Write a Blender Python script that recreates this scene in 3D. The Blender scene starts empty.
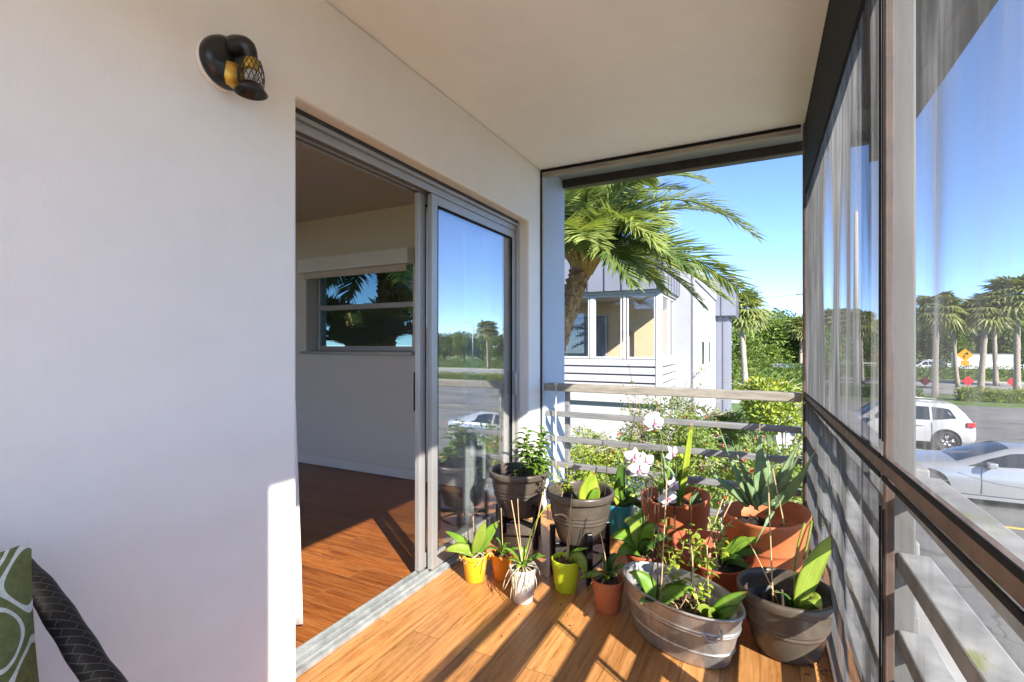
import bpy, math, random
from mathutils import Vector, Matrix, Quaternion

random.seed(7)
PI = math.pi
R = math.radians
sc = bpy.context.scene
COL = sc.collection
V = Vector

# ------------------------------------------------------------------ camera constants
F_PX, CX, HY = 489.0, 512.0, 345.0
YAW = R(26.9)
SA, CA = math.sin(YAW), math.cos(YAW)
EYE = V((0, 0, 1.2))
GZ = -2.75                                   # ground level below the second-floor balcony

def at(u, v, d):
    """point seen at a photo position, d metres in front of the lens"""
    dx, dz = (u - CX) / F_PX, (HY - v) / F_PX
    return EYE + d * V((-SA + CA * dx, CA + SA * dx, dz))

def floor_pt(u, d, z=0.0):
    p = at(u, HY, d)
    p.z = z
    return p

# ------------------------------------------------------------------ materials
MATS = {}

def new_mat(name):
    m = bpy.data.materials.new(name)
    m.use_nodes = True
    nt = m.node_tree
    nt.nodes.clear()
    out = nt.nodes.new('ShaderNodeOutputMaterial')
    return m, nt, out

def link(nt, a, b):
    nt.links.new(a, b)

def ramp(nt, fac, stops):
    r = nt.nodes.new('ShaderNodeValToRGB')
    cr = r.color_ramp
    while len(cr.elements) < len(stops):
        cr.elements.new(0.5)
    for e, (p, c) in zip(cr.elements, stops):
        e.position = p
        e.color = (*c, 1) if len(c) == 3 else c
    link(nt, fac, r.inputs[0])
    return r.outputs[0]

def coords(nt, scale=(1, 1, 1), rot=(0, 0, 0), kind='Object'):
    if kind == 'World':
        src = nt.nodes.new('ShaderNodeNewGeometry').outputs['Position']
    else:
        src = nt.nodes.new('ShaderNodeTexCoord').outputs[kind]
    mp = nt.nodes.new('ShaderNodeMapping')
    mp.inputs['Scale'].default_value = scale
    mp.inputs['Rotation'].default_value = rot
    link(nt, src, mp.inputs['Vector'])
    return mp.outputs[0]

def noise(nt, vec, scale=5, detail=4, rough=0.55):
    n = nt.nodes.new('ShaderNodeTexNoise')
    n.inputs['Scale'].default_value = scale
    n.inputs['Detail'].default_value = detail
    n.inputs['Roughness'].default_value = rough
    link(nt, vec, n.inputs['Vector'])
    return n.outputs['Fac']

def math_node(nt, op, a, b=None, clamp=False):
    n = nt.nodes.new('ShaderNodeMath')
    n.operation = op
    n.use_clamp = clamp
    for i, x in enumerate((a, b)):
        if x is None:
            continue
        if isinstance(x, (int, float)):
            n.inputs[i].default_value = x
        else:
            link(nt, x, n.inputs[i])
    return n.outputs[0]

def mix_col(nt, fac, a, b, mode='MIX'):
    n = nt.nodes.new('ShaderNodeMix')
    n.data_type = 'RGBA'
    n.blend_type = mode
    for sock, x in ((n.inputs['Factor'], fac), (n.inputs['A'], a), (n.inputs['B'], b)):
        pass
    ins = {'f': n.inputs[0], 'a': n.inputs[6], 'b': n.inputs[7]}
    for k, x in (('f', fac), ('a', a), ('b', b)):
        if isinstance(x, (int, float)):
            ins[k].default_value = x
        elif isinstance(x, tuple):
            ins[k].default_value = (*x, 1)
        else:
            link(nt, x, ins[k])
    return n.outputs[2]

def principled(nt, out, col, rough=0.5, metal=0.0, spec=0.5, bump=None, bstr=0.2, bdist=0.01, coat=0.0):
    p = nt.nodes.new('ShaderNodeBsdfPrincipled')
    if isinstance(col, tuple):
        p.inputs['Base Color'].default_value = (*col, 1)
    else:
        link(nt, col, p.inputs['Base Color'])
    if isinstance(rough, (int, float)):
        p.inputs['Roughness'].default_value = rough
    else:
        link(nt, rough, p.inputs['Roughness'])
    p.inputs['Metallic'].default_value = metal
    p.inputs['Specular IOR Level'].default_value = spec
    p.inputs['Coat Weight'].default_value = coat
    if bump is not None:
        b = nt.nodes.new('ShaderNodeBump')
        b.inputs['Strength'].default_value = bstr
        b.inputs['Distance'].default_value = bdist
        link(nt, bump, b.inputs['Height'])
        link(nt, b.outputs[0], p.inputs['Normal'])
    if out is not None:
        link(nt, p.outputs[0], out.inputs['Surface'])
    return p

def plain(name, col, rough=0.5, metal=0.0, var=0.15, scale=6, bstr=0.1, bscale=60, spec=0.5, coat=0.0, kind='Object', stretch=(1, 1, 1), bdist=0.003):
    """a colour with soft mottling and a fine bump"""
    m, nt, out = new_mat(name)
    vec = coords(nt, stretch, kind=kind)
    n = noise(nt, vec, scale, 5)
    lo = tuple(max(0, c * (1 - var)) for c in col)
    hi = tuple(min(1, c * (1 + var)) for c in col)
    c = ramp(nt, n, [(0.3, lo), (0.7, hi)])
    b = noise(nt, vec, bscale, 3)
    principled(nt, out, c, rough, metal, spec, b, bstr, bdist, coat)
    MATS[name] = m
    return m

def leaf_mat(name, c1, c2, trans=0.35, rough=0.35, scale=9, kind='Object', spec=0.4, veins=False):
    m, nt, out = new_mat(name)
    vec = coords(nt, kind=kind)
    n = noise(nt, vec, scale, 3)
    c = ramp(nt, n, [(0.32, c1), (0.68, c2)])
    bump = None
    if veins:
        uvs = nt.nodes.new('ShaderNodeSeparateXYZ'); link(nt, coords(nt, kind='UV'), uvs.inputs[0])
        dm = math_node(nt, 'ABSOLUTE', math_node(nt, 'SUBTRACT', uvs.outputs[1], 0.5))
        rib = ramp(nt, dm, [(0.0, (1.3, 1.3, 1.25)), (0.035, (.86, .88, .86)), (0.10, (1, 1, 1)), (0.46, (1.0, 1.0, .9))])
        c = mix_col(nt, .8, c, rib, 'MULTIPLY')
        ln = math_node(nt, 'SINE', math_node(nt, 'MULTIPLY', uvs.outputs[1], 75.0))
        c = mix_col(nt, .5, c, ramp(nt, math_node(nt, 'MULTIPLY_ADD', ln, .5), [(-0.0, (.86, .88, .84)), (.5, (1.06, 1.05, 1.05))]), 'MULTIPLY')
        tipn = math_node(nt, 'ADD', uvs.outputs[0], math_node(nt, 'MULTIPLY', noise(nt, vec, 30, 3), .16))
        c = mix_col(nt, ramp(nt, tipn, [(.985, (0, 0, 0)), (1.05, (.8, .8, .8))]), c, (.23, .13, .04))
        spot = noise(nt, vec, 70, 2)
        c = mix_col(nt, ramp(nt, spot, [(.69, (0, 0, 0)), (.74, (.5, .5, .5))]), c, (.26, .19, .05))
        bump = ln
    p = principled(nt, None, c, rough, 0, spec, bump, .12, .0015)
    t = nt.nodes.new('ShaderNodeBsdfTranslucent')
    tc = mix_col(nt, 1.0, c, (1.35, 1.3, 0.55), 'MULTIPLY')
    link(nt, tc, t.inputs['Color'])
    mx = nt.nodes.new('ShaderNodeMixShader')
    mx.inputs[0].default_value = trans
    link(nt, p.outputs[0], mx.inputs[1])
    link(nt, t.outputs[0], mx.inputs[2])
    link(nt, mx.outputs[0], out.inputs['Surface'])
    MATS[name] = m
    return m

def planks(name, along_y, dark, mid, light, row=0.15, length=1.15, rough=0.3, seam=(0.06, 0.025, 0.01)):
    m, nt, out = new_mat(name)
    rot = (0, 0, PI / 2) if along_y else (0, 0, 0)
    vec = coords(nt, rot=rot, kind='World')
    br = nt.nodes.new('ShaderNodeTexBrick')
    br.offset = 0.37
    br.inputs['Scale'].default_value = 1
    br.inputs['Brick Width'].default_value = length
    br.inputs['Row Height'].default_value = row
    br.inputs['Mortar Size'].default_value = 0.0016
    br.inputs['Mortar Smooth'].default_value = 0.2
    br.inputs['Color1'].default_value = (0, 0, 0, 1)
    br.inputs['Color2'].default_value = (1, 1, 1, 1)
    br.inputs['Mortar'].default_value = (0.5, 0.5, 0.5, 1)
    link(nt, vec, br.inputs['Vector'])
    # every plank shifts its grain
    sep = nt.nodes.new('ShaderNodeVectorMath'); sep.operation = 'MULTIPLY_ADD'
    link(nt, br.outputs['Color'], sep.inputs[0])
    sep.inputs[1].default_value = (7.3, 3.1, 5.0)
    link(nt, vec, sep.inputs[2])
    g1 = nt.nodes.new('ShaderNodeMapping'); g1.inputs['Scale'].default_value = (1.6, 26, 1)
    link(nt, sep.outputs[0], g1.inputs['Vector'])
    n1 = noise(nt, g1.outputs[0], 2.2, 7, 0.65)
    g2 = nt.nodes.new('ShaderNodeMapping'); g2.inputs['Scale'].default_value = (9, 70, 1)
    link(nt, sep.outputs[0], g2.inputs['Vector'])
    n2 = noise(nt, g2.outputs[0], 2.0, 4, 0.6)
    col = ramp(nt, n1, [(0.28, dark), (0.46, mid), (0.72, light)])
    flecks = ramp(nt, n2, [(0.30, (0.45, 0.45, 0.45)), (0.42, (1, 1, 1))])
    col = mix_col(nt, 0.75, col, flecks, 'MULTIPLY')
    tone = ramp(nt, br.outputs['Color'], [(0.0, (0.72, 0.70, 0.68)), (1.0, (1.1, 1.08, 1.05))])
    col = mix_col(nt, 1.0, col, tone, 'MULTIPLY')
    col = mix_col(nt, br.outputs['Fac'], col, seam)
    rr = math_node(nt, 'MULTIPLY_ADD', n1, 0.25)
    rr.node.inputs[2].default_value = rough
    hb = math_node(nt, 'SUBTRACT', n2, math_node(nt, 'MULTIPLY', br.outputs['Fac'], 1.5))
    principled(nt, out, col, rr, 0, 0.5, hb, 0.15, 0.003)
    MATS[name] = m
    return m

# --- house paints and metals
def wall_paint(name, col, stain=0.05):
    m, nt, out = new_mat(name)
    vec = coords(nt, kind='World')
    n = noise(nt, vec, 1.4, 4)
    n3 = noise(nt, vec, 9, 4)
    c = ramp(nt, n, [(0.3, tuple(x * (1 - stain) for x in col)), (0.7, col)])
    c = mix_col(nt, 0.10, c, ramp(nt, n3, [(0.35, tuple(x * 0.8 for x in col)), (0.6, col)]))
    b = noise(nt, vec, 160, 3)
    b2 = noise(nt, vec, 7, 2)
    h = math_node(nt, 'ADD', b, math_node(nt, 'MULTIPLY', b2, 3.0))
    principled(nt, out, c, 0.6, 0, 0.35, h, 0.28, 0.004)
    MATS[name] = m
    return m

wall_paint('wall_paint', (0.885, 0.845, 0.775))
wall_paint('ceiling_paint', (0.92, 0.91, 0.88))
wall_paint('trim_wall', (0.80, 0.77, 0.71))
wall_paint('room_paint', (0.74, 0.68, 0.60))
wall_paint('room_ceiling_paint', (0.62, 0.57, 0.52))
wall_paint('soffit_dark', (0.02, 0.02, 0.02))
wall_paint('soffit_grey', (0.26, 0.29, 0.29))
wall_paint('exterior_grey', (0.46, 0.51, 0.58))
wall_paint('stucco_white', (0.43, 0.43, 0.435), 0.06)
wall_paint('stucco_grey', (0.31, 0.315, 0.335), 0.06)
wall_paint('porch_beige', (0.66, 0.47, 0.29))
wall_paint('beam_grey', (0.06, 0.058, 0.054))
planks('deck_planks', True, (0.23, 0.085, 0.024), (0.48, 0.22, 0.07), (0.63, 0.33, 0.125), row=0.13, length=1.2, rough=0.24, seam=(.18, .08, .03))
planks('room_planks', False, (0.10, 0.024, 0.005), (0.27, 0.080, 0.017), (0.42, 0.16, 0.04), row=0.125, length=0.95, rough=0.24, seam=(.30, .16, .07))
plain('aluminium', (0.40, 0.39, 0.37), 0.42, 0.45, 0.08, 3, 0.05, 90)
plain('sill_metal', (0.36, 0.38, 0.375), 0.42, 0.4, 0.3, 14, 0.12, 60)
plain('dark_bronze', (0.05, 0.042, 0.035), 0.5, 0.3, 0.3, 12)
plain('black_paint', (0.006, 0.006, 0.007), 0.28, 0, 0.3, 14)
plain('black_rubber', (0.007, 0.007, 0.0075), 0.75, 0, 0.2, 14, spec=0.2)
plain('brown_frame', (0.105, 0.066, 0.048), 0.65, 0, 0.35, 16, 0.25, 50, stretch=(1, 1, 1))
plain('brass', (0.60, 0.37, 0.06), 0.35, 0.6, 0.15, 10)
plain('terracotta', (0.47, 0.14, 0.048), 0.62, 0, 0.14, 10, 0.15, 70)
plain('terracotta_dark', (0.38, 0.09, 0.034), 0.6, 0, 0.15, 10, 0.15, 70)
plain('yellow_plastic', (0.78, 0.42, 0.02), 0.35, 0, 0.05, 8)
plain('orange_plastic', (0.72, 0.25, 0.02), 0.4, 0, 0.06, 8)
plain('lime_plastic', (0.50, 0.62, 0.02), 0.35, 0, 0.05, 8)
plain('teal_plastic', (0.03, 0.36, 0.46), 0.35, 0, 0.06, 8)
plain('white_ceramic', (0.58, 0.56, 0.51), 0.45, 0, 0.12, 12)
plain('soil', (0.035, 0.024, 0.017), 0.95, 0, 0.6, 40, 1.0, 90, bdist=0.02)
plain('bark_chips', (0.16, 0.085, 0.045), 0.9, 0, 0.65, 45, 1.0, 80, bdist=0.02)
plain('root', (0.42, 0.36, 0.25), 0.75, 0, 0.3, 20)
plain('dry_stem', (0.46, 0.33, 0.17), 0.7, 0, 0.3, 22)
plain('dark_stake', (0.05, 0.035, 0.028), 0.6, 0, 0.3, 20)
plain('green_stem', (0.16, 0.23, 0.05), 0.5, 0, 0.3, 20)
plain('grey_pot', (0.088, 0.071, 0.055), 0.34, 0.1, 0.22, 14, 0.12, 60)
plain('dark_pot_inside', (0.018, 0.018, 0.021), 0.4, 0, 0.3, 10)
m, nt, out = new_mat('white_petal')
uvs = nt.nodes.new('ShaderNodeSeparateXYZ'); link(nt, coords(nt, kind='UV'), uvs.inputs[0])
ln = math_node(nt, 'SINE', math_node(nt, 'MULTIPLY', uvs.outputs[1], 60.0))
c_ = ramp(nt, uvs.outputs[0], [(0.0, (.60, .34, .44)), (.10, (.74, .66, .68)), (.28, (.77, .75, .73))])
c_ = mix_col(nt, .5, c_, ramp(nt, ln, [(.2, (1, 1, 1)), (.95, (.95, .91, .93))]), 'MULTIPLY')
p_ = principled(nt, None, c_, .55, 0, .3, ln, .15, .001)
tl = nt.nodes.new('ShaderNodeBsdfTranslucent'); link(nt, c_, tl.inputs['Color'])
mx = nt.nodes.new('ShaderNodeMixShader'); mx.inputs[0].default_value = .35
link(nt, p_.outputs[0], mx.inputs[1]); link(nt, tl.outputs[0], mx.inputs[2]); link(nt, mx.outputs[0], out.inputs['Surface'])
MATS['white_petal'] = m
plain('pink_lip', (0.70, 0.20, 0.32), 0.5, 0, 0.4, 60)
m, nt, out = new_mat('white_rail')
vec = coords(nt, (1, .35, 1.5), kind='World')
n = noise(nt, vec, 16, 6, .62)
n2 = noise(nt, coords(nt, (1.5, 1.5, .4), kind='World'), 7, 5)
c_ = ramp(nt, n2, [(0.35, (0.22, 0.22, 0.212)), (0.62, (0.36, 0.36, 0.348))])
c_ = mix_col(nt, ramp(nt, n, [(0.60, (0, 0, 0)), (0.70, (.85, .85, .85))]), c_, (0.20, 0.22, 0.05))
principled(nt, out, c_, 0.5, 0, 0.4, n, 0.15, 0.002)
MATS['white_rail'] = m
plain('grey_rail', (0.21, 0.21, 0.21), 0.6, 0, 0.3, 12, 0.3, 50, kind='World', stretch=(0.4, 3, 3))
plain('weathered_cream', (0.30, 0.275, 0.23), 0.7, 0, 0.28, 10, 0.3, 50, kind='World', stretch=(0.6, 4, 4))
plain('moss', (0.16, 0.20, 0.03), 0.95, 0, 0.5, 40, 1.0, 120, kind='World', bdist=0.01)
plain('curtain_cloth', (0.80, 0.79, 0.76), 0.9, 0, 0.04, 20, 0.2, 200)
plain('blind_cloth', (0.60, 0.52, 0.44), 0.9, 0, 0.06, 20)
plain('column_grey', (0.135, 0.135, 0.13), 0.7, 0, 0.2, 5, 0.3, 60, kind='World', stretch=(1, 1, .3))
plain('rope', (0.55, 0.52, 0.42), 0.9, 0, 0.2, 60)
plain('white_paint', (0.78, 0.78, 0.77), 0.4, 0, 0.05, 8)
plain('car_white', (0.50, 0.50, 0.50), 0.22, 0, 0.02, 2, 0, 10, coat=0.6)
plain('car_silver', (0.40, 0.41, 0.42), 0.25, 0.4, 0.03, 2, 0, 10, coat=0.6)
plain('car_black', (0.03, 0.03, 0.033), 0.2, 0.0, 0.1, 2, 0, 10, coat=0.5)
plain('tyre', (0.022, 0.022, 0.023), 0.8, 0, 0.2, 12)
plain('alloy', (0.55, 0.55, 0.56), 0.3, 0.8, 0.1, 8)
plain('car_glass', (0.02, 0.026, 0.032), 0.06, 0, 0.1, 2, 0, 10, spec=0.9)
plain('tail_red', (0.55, 0.02, 0.02), 0.25, 0, 0.1, 4)
plain('sign_red', (0.70, 0.035, 0.04), 0.45, 0, 0.05, 4)
plain('sign_yellow', (0.85, 0.42, 0.01), 0.45, 0, 0.05, 4)
plain('galv_post', (0.40, 0.40, 0.40), 0.5, 0.5, 0.1, 8)
plain('concrete_pole', (0.46, 0.44, 0.41), 0.8, 0, 0.12, 6)
m, nt, out = new_mat('asphalt')
vec = coords(nt, kind='World')
n1 = noise(nt, vec, .35, 5, .6); n2 = noise(nt, vec, 30, 4)
c_ = ramp(nt, n1, [(.32, (.115, .113, .11)), (.5, (.17, .168, .162)), (.68, (.215, .21, .20))])
c_ = mix_col(nt, .5, c_, ramp(nt, n2, [(.3, (.7, .7, .7)), (.7, (1.2, 1.2, 1.2))]), 'MULTIPLY')
vo = nt.nodes.new('ShaderNodeTexVoronoi'); vo.feature = 'DISTANCE_TO_EDGE'; vo.inputs['Scale'].default_value = .33
wob_ = nt.nodes.new('ShaderNodeVectorMath'); wob_.operation = 'MULTIPLY_ADD'
nz = nt.nodes.new('ShaderNodeTexNoise'); nz.inputs['Scale'].default_value = 1.2; link(nt, vec, nz.inputs['Vector'])
link(nt, nz.outputs['Color'], wob_.inputs[0]); wob_.inputs[1].default_value = (1.2, 1.2, 0); link(nt, vec, wob_.inputs[2])
link(nt, wob_.outputs[0], vo.inputs['Vector'])
c_ = mix_col(nt, ramp(nt, vo.outputs['Distance'], [(.002, (.6, .6, .6)), (.007, (0, 0, 0))]), c_, (.07, .069, .067))
n3 = noise(nt, coords(nt, (1, 1, 1), kind='World'), .9, 3)
c_ = mix_col(nt, ramp(nt, n3, [(.64, (0, 0, 0)), (.72, (.7, .7, .7))]), c_, (.06, .058, .056))
principled(nt, out, c_, .9, 0, .3, n2, .4, .01)
MATS['asphalt'] = m
plain('street_asphalt', (0.27, 0.26, 0.245), 0.9, 0, 0.12, 0.4, 0.4, 60, kind='World')
plain('concrete', (0.38, 0.37, 0.345), 0.85, 0, 0.14, 1.2, 0.3, 60, kind='World')
plain('line_white', (0.68, 0.68, 0.66), 0.7, 0, 0.15, 6, kind='World')
plain('line_yellow', (0.72, 0.45, 0.04), 0.7, 0, 0.15, 6, kind='World')
plain('marking_blue', (0.03, 0.16, 0.46), 0.6, 0, 0.15, 6, kind='World')
plain('lawn', (0.10, 0.155, 0.035), 0.95, 0, 0.4, 1.6, 0.8, 40, kind='World', bdist=0.05)
plain('metal_clad', (0.175, 0.18, 0.22), 0.5, 0.1, 0.06, 2, 0.05, 30)
plain('metal_seam', (0.12, 0.125, 0.16), 0.5, 0.1, 0.06, 2)
plain('trunk_bark', (0.23, 0.155, 0.10), 0.95, 0, 0.5, 9, 1.0, 22, bdist=0.04)
plain('grey_twig', (0.30, 0.265, 0.225), 0.9, 0, 0.3, 12)
plain('palm_bark', (0.40, 0.245, 0.135), 0.95, 0, 0.5, 12, 1.0, 30, kind='Object', bdist=0.03)
plain('sabal_bark', (0.31, 0.265, 0.21), 0.95, 0, 0.3, 9, 0.8, 22, bdist=0.03)
plain('dead_frond', (0.50, 0.32, 0.11), 0.9, 0, 0.3, 9)
plain('red_blossom', (0.42, 0.075, 0.045), 0.6, 0, 0.5, 8)
plain('yellow_blossom', (0.85, 0.60, 0.03), 0.6, 0, 0.2, 8)
plain('wire_black', (0.02, 0.02, 0.02), 0.6)
plain('pipe_grey', (0.22, 0.22, 0.24), 0.5, 0.2)
plain('lamp_white', (0.45, 0.44, 0.41), 0.4, 0, 0.05, 6)

leaf_mat('orchid_leaf', (0.13, 0.27, 0.03), (0.24, 0.40, 0.05), 0.38, 0.27, veins=True)
leaf_mat('orchid_leaf_pale', (0.24, 0.35, 0.045), (0.36, 0.46, 0.08), 0.38, 0.3, veins=True)
leaf_mat('orchid_leaf_dark', (0.05, 0.125, 0.025), (0.09, 0.19, 0.035), 0.25, 0.28, veins=True)
leaf_mat('basil_leaf', (0.11, 0.24, 0.025), (0.23, 0.37, 0.05), 0.35, 0.45, 14, veins=True)
leaf_mat('vine_leaf', (0.30, 0.42, 0.04), (0.52, 0.57, 0.08), 0.4, 0.4, 14, veins=True)
leaf_mat('aloe_leaf', (0.125, 0.205, 0.10), (0.20, 0.285, 0.14), 0.08, 0.42, 26, veins=True)
leaf_mat('palm_leaf', (0.13, 0.19, 0.055), (0.31, 0.36, 0.115), 0.35, 0.32, 5, spec=0.6)
leaf_mat('palm_leaf_dark', (0.06, 0.11, 0.032), (0.15, 0.20, 0.06), 0.3, 0.35, 5, spec=0.6)
leaf_mat('sabal_leaf', (0.13, 0.165, 0.05), (0.28, 0.30, 0.095), 0.28, 0.45, 2)
leaf_mat('tree_leaf', (0.075, 0.14, 0.026), (0.21, 0.28, 0.055), 0.3, 0.5, 1.2)
leaf_mat('hedge_leaf', (0.065, 0.12, 0.025), (0.17, 0.235, 0.045), 0.28, 0.45, 2.5)
leaf_mat('shrub_leaf', (0.10, 0.165, 0.032), (0.29, 0.35, 0.07), 0.32, 0.5, 3)
leaf_mat('shrub_leaf_yellow', (0.12, 0.19, 0.025), (0.36, 0.41, 0.06), 0.3, 0.5, 4)

# galvanised tub
m, nt, out = new_mat('galvanised')
vec = coords(nt, (1, 1, 0.5))
vo = nt.nodes.new('ShaderNodeTexVoronoi'); vo.inputs['Scale'].default_value = 38
link(nt, vec, vo.inputs['Vector'])
c1 = ramp(nt, vo.outputs['Color'], [(0.0, (0.32, 0.31, 0.295)), (1.0, (0.52, 0.51, 0.49))])
n = noise(nt, vec, 6, 5)
c1 = mix_col(nt, ramp(nt, n, [(0.45, (0, 0, 0)), (0.75, (0.55, 0.55, 0.55))]), c1, (0.36, 0.34, 0.31))
rr = ramp(nt, n, [(0.3, (0.32, 0.32, 0.32)), (0.8, (0.6, 0.6, 0.6))])
principled(nt, out, c1, rr, 0.8, 0.5, vo.outputs['Distance'], 0.05, 0.002)
MATS['galvanised'] = m

# clear architectural glass: part mirror, part see-through, more mirror at a slant
def glass(name, tint, base, rough=0.0):
    m, nt, out = new_mat(name)
    geo = nt.nodes.new('ShaderNodeNewGeometry')
    dt = nt.nodes.new('ShaderNodeVectorMath'); dt.operation = 'DOT_PRODUCT'
    link(nt, geo.outputs['Incoming'], dt.inputs[0]); link(nt, geo.outputs['Normal'], dt.inputs[1])
    inv = math_node(nt, 'SUBTRACT', 1.0, math_node(nt, 'ABSOLUTE', dt.outputs['Value']), clamp=True)
    fac = math_node(nt, 'ADD', math_node(nt, 'MULTIPLY', math_node(nt, 'POWER', inv, 5.0), .95), base + .04, clamp=True)
    tr = nt.nodes.new('ShaderNodeBsdfTransparent'); tr.inputs[0].default_value = (*tint, 1)
    gl = nt.nodes.new('ShaderNodeBsdfGlossy'); gl.inputs['Roughness'].default_value = rough
    gl.inputs['Color'].default_value = (0.95, 0.97, 1.0, 1)
    mx = nt.nodes.new('ShaderNodeMixShader')
    link(nt, fac, mx.inputs[0]); link(nt, tr.outputs[0], mx.inputs[1]); link(nt, gl.outputs[0], mx.inputs[2])
    link(nt, mx.outputs[0], out.inputs['Surface'])
    MATS[name] = m

glass('door_glass', (0.95, 0.975, 0.98), 0.24)
glass('inner_glass', (0.97, 0.98, 0.98), 0.02)
glass('window_glass', (0.30, 0.37, 0.37), 0.02)
glass('porch_glass', (0.97, 0.97, 0.97), 0.01)

# insect screen: threads cover 8 % straight on and, being round, more and more at a slant
for nm, kw, ka_ in (('insect_screen', .78, .6), ('worn_screen', 1.12, 1.35), ('dusty_screen', 1.26, 1.7)):
    m, nt, out = new_mat(nm)
    geo = nt.nodes.new('ShaderNodeNewGeometry')
    dot = nt.nodes.new('ShaderNodeVectorMath'); dot.operation = 'DOT_PRODUCT'
    link(nt, geo.outputs['Incoming'], dot.inputs[0]); link(nt, geo.outputs['Normal'], dot.inputs[1])
    cosv = math_node(nt, 'MAXIMUM', math_node(nt, 'ABSOLUTE', dot.outputs['Value']), 0.02)
    vec = coords(nt, (1, 1.8, 0.22), kind='World')
    st = noise(nt, vec, 10, 6, 0.62)
    vec2 = coords(nt, (1, 1, 0.5), kind='World')
    st2 = noise(nt, vec2, 2.2, 4, 0.6)
    streak = math_node(nt, 'ADD', math_node(nt, 'MULTIPLY', st, 0.6), math_node(nt, 'MULTIPLY', st2, 0.4))
    w = ramp(nt, streak, [(0.32, (0.070 * kw,) * 3), (0.50, (0.088 * kw,) * 3), (0.70, (0.140 * kw,) * 3)])
    tv = math_node(nt, 'SUBTRACT', 1.0, math_node(nt, 'DIVIDE', w, cosv), clamp=True)
    tt = math_node(nt, 'MULTIPLY', tv, math_node(nt, 'SUBTRACT', 1.0, w), clamp=True)
    tr = nt.nodes.new('ShaderNodeBsdfTransparent')
    df = nt.nodes.new('ShaderNodeBsdfDiffuse')
    dcol = ramp(nt, streak, [(0.36, (0.035 * ka_,) * 3), (0.52, (0.075 * ka_,) * 3), (0.68, (0.15 * ka_,) * 3)])
    link(nt, dcol, df.inputs['Color'])
    tl = nt.nodes.new('ShaderNodeBsdfTranslucent'); link(nt, dcol, tl.inputs['Color'])
    mm = nt.nodes.new('ShaderNodeMixShader'); mm.inputs[0].default_value = 0.5
    link(nt, df.outputs[0], mm.inputs[1]); link(nt, tl.outputs[0], mm.inputs[2])
    mx = nt.nodes.new('ShaderNodeMixShader')
    link(nt, tt, mx.inputs[0]); link(nt, mm.outputs[0], mx.inputs[1]); link(nt, tr.outputs[0], mx.inputs[2])
    link(nt, mx.outputs[0], out.inputs['Surface'])
    MATS[nm] = m

# black wicker
m, nt, out = new_mat('wicker')
vec = coords(nt, (1, 1, 1), rot=(0, 0, R(38)), kind='UV')
br = nt.nodes.new('ShaderNodeTexBrick')
br.inputs['Scale'].default_value = 1
br.inputs['Brick Width'].default_value = 0.036
br.inputs['Row Height'].default_value = 0.0135
br.inputs['Mortar Size'].default_value = 0.0009
br.inputs['Color1'].default_value = (0.004, 0.0036, 0.0044, 1)
br.inputs['Color2'].default_value = (0.007, 0.006, 0.007, 1)
br.inputs['Mortar'].default_value = (0.07, 0.06, 0.052, 1)
link(nt, vec, br.inputs['Vector'])
inv = math_node(nt, 'SUBTRACT', 1.0, br.outputs['Fac'])
principled(nt, out, br.outputs['Color'], 0.55, 0, 0.3, inv, 0.8, 0.004)
MATS['wicker'] = m

# green cushion cloth with a looping white trellis
m, nt, out = new_mat('trellis_cloth')
vec = coords(nt, kind='UV')
sx = nt.nodes.new('ShaderNodeSeparateXYZ'); link(nt, vec, sx.inputs[0])
k = 2 * PI * 4.6
cx_ = math_node(nt, 'COSINE', math_node(nt, 'MULTIPLY', sx.outputs[0], k))
cy_ = math_node(nt, 'COSINE', math_node(nt, 'MULTIPLY', sx.outputs[1], k * 0.62))
sxx = math_node(nt, 'COSINE', math_node(nt, 'MULTIPLY', sx.outputs[0], k * 0.5))
f = math_node(nt, 'ADD', cx_, math_node(nt, 'MULTIPLY', cy_, math_node(nt, 'ADD', math_node(nt, 'MULTIPLY', sxx, 0.5), 0.9)))
d1 = math_node(nt, 'ABSOLUTE', math_node(nt, 'SUBTRACT', math_node(nt, 'ABSOLUTE', f), 0.55))
band = math_node(nt, 'LESS_THAN', d1, 0.2)
nn = noise(nt, coords(nt, kind='Object'), 90, 3)
gcol = ramp(nt, nn, [(0.3, (0.115, 0.13, 0.045)), (0.7, (0.17, 0.185, 0.07))])
wcol = ramp(nt, nn, [(0.3, (0.52, 0.55, 0.48)), (0.7, (0.68, 0.70, 0.62))])
principled(nt, out, mix_col(nt, band, gcol, wcol), 0.85, 0, 0.2, nn, 0.25, 0.002)
MATS['trellis_cloth'] = m

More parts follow.
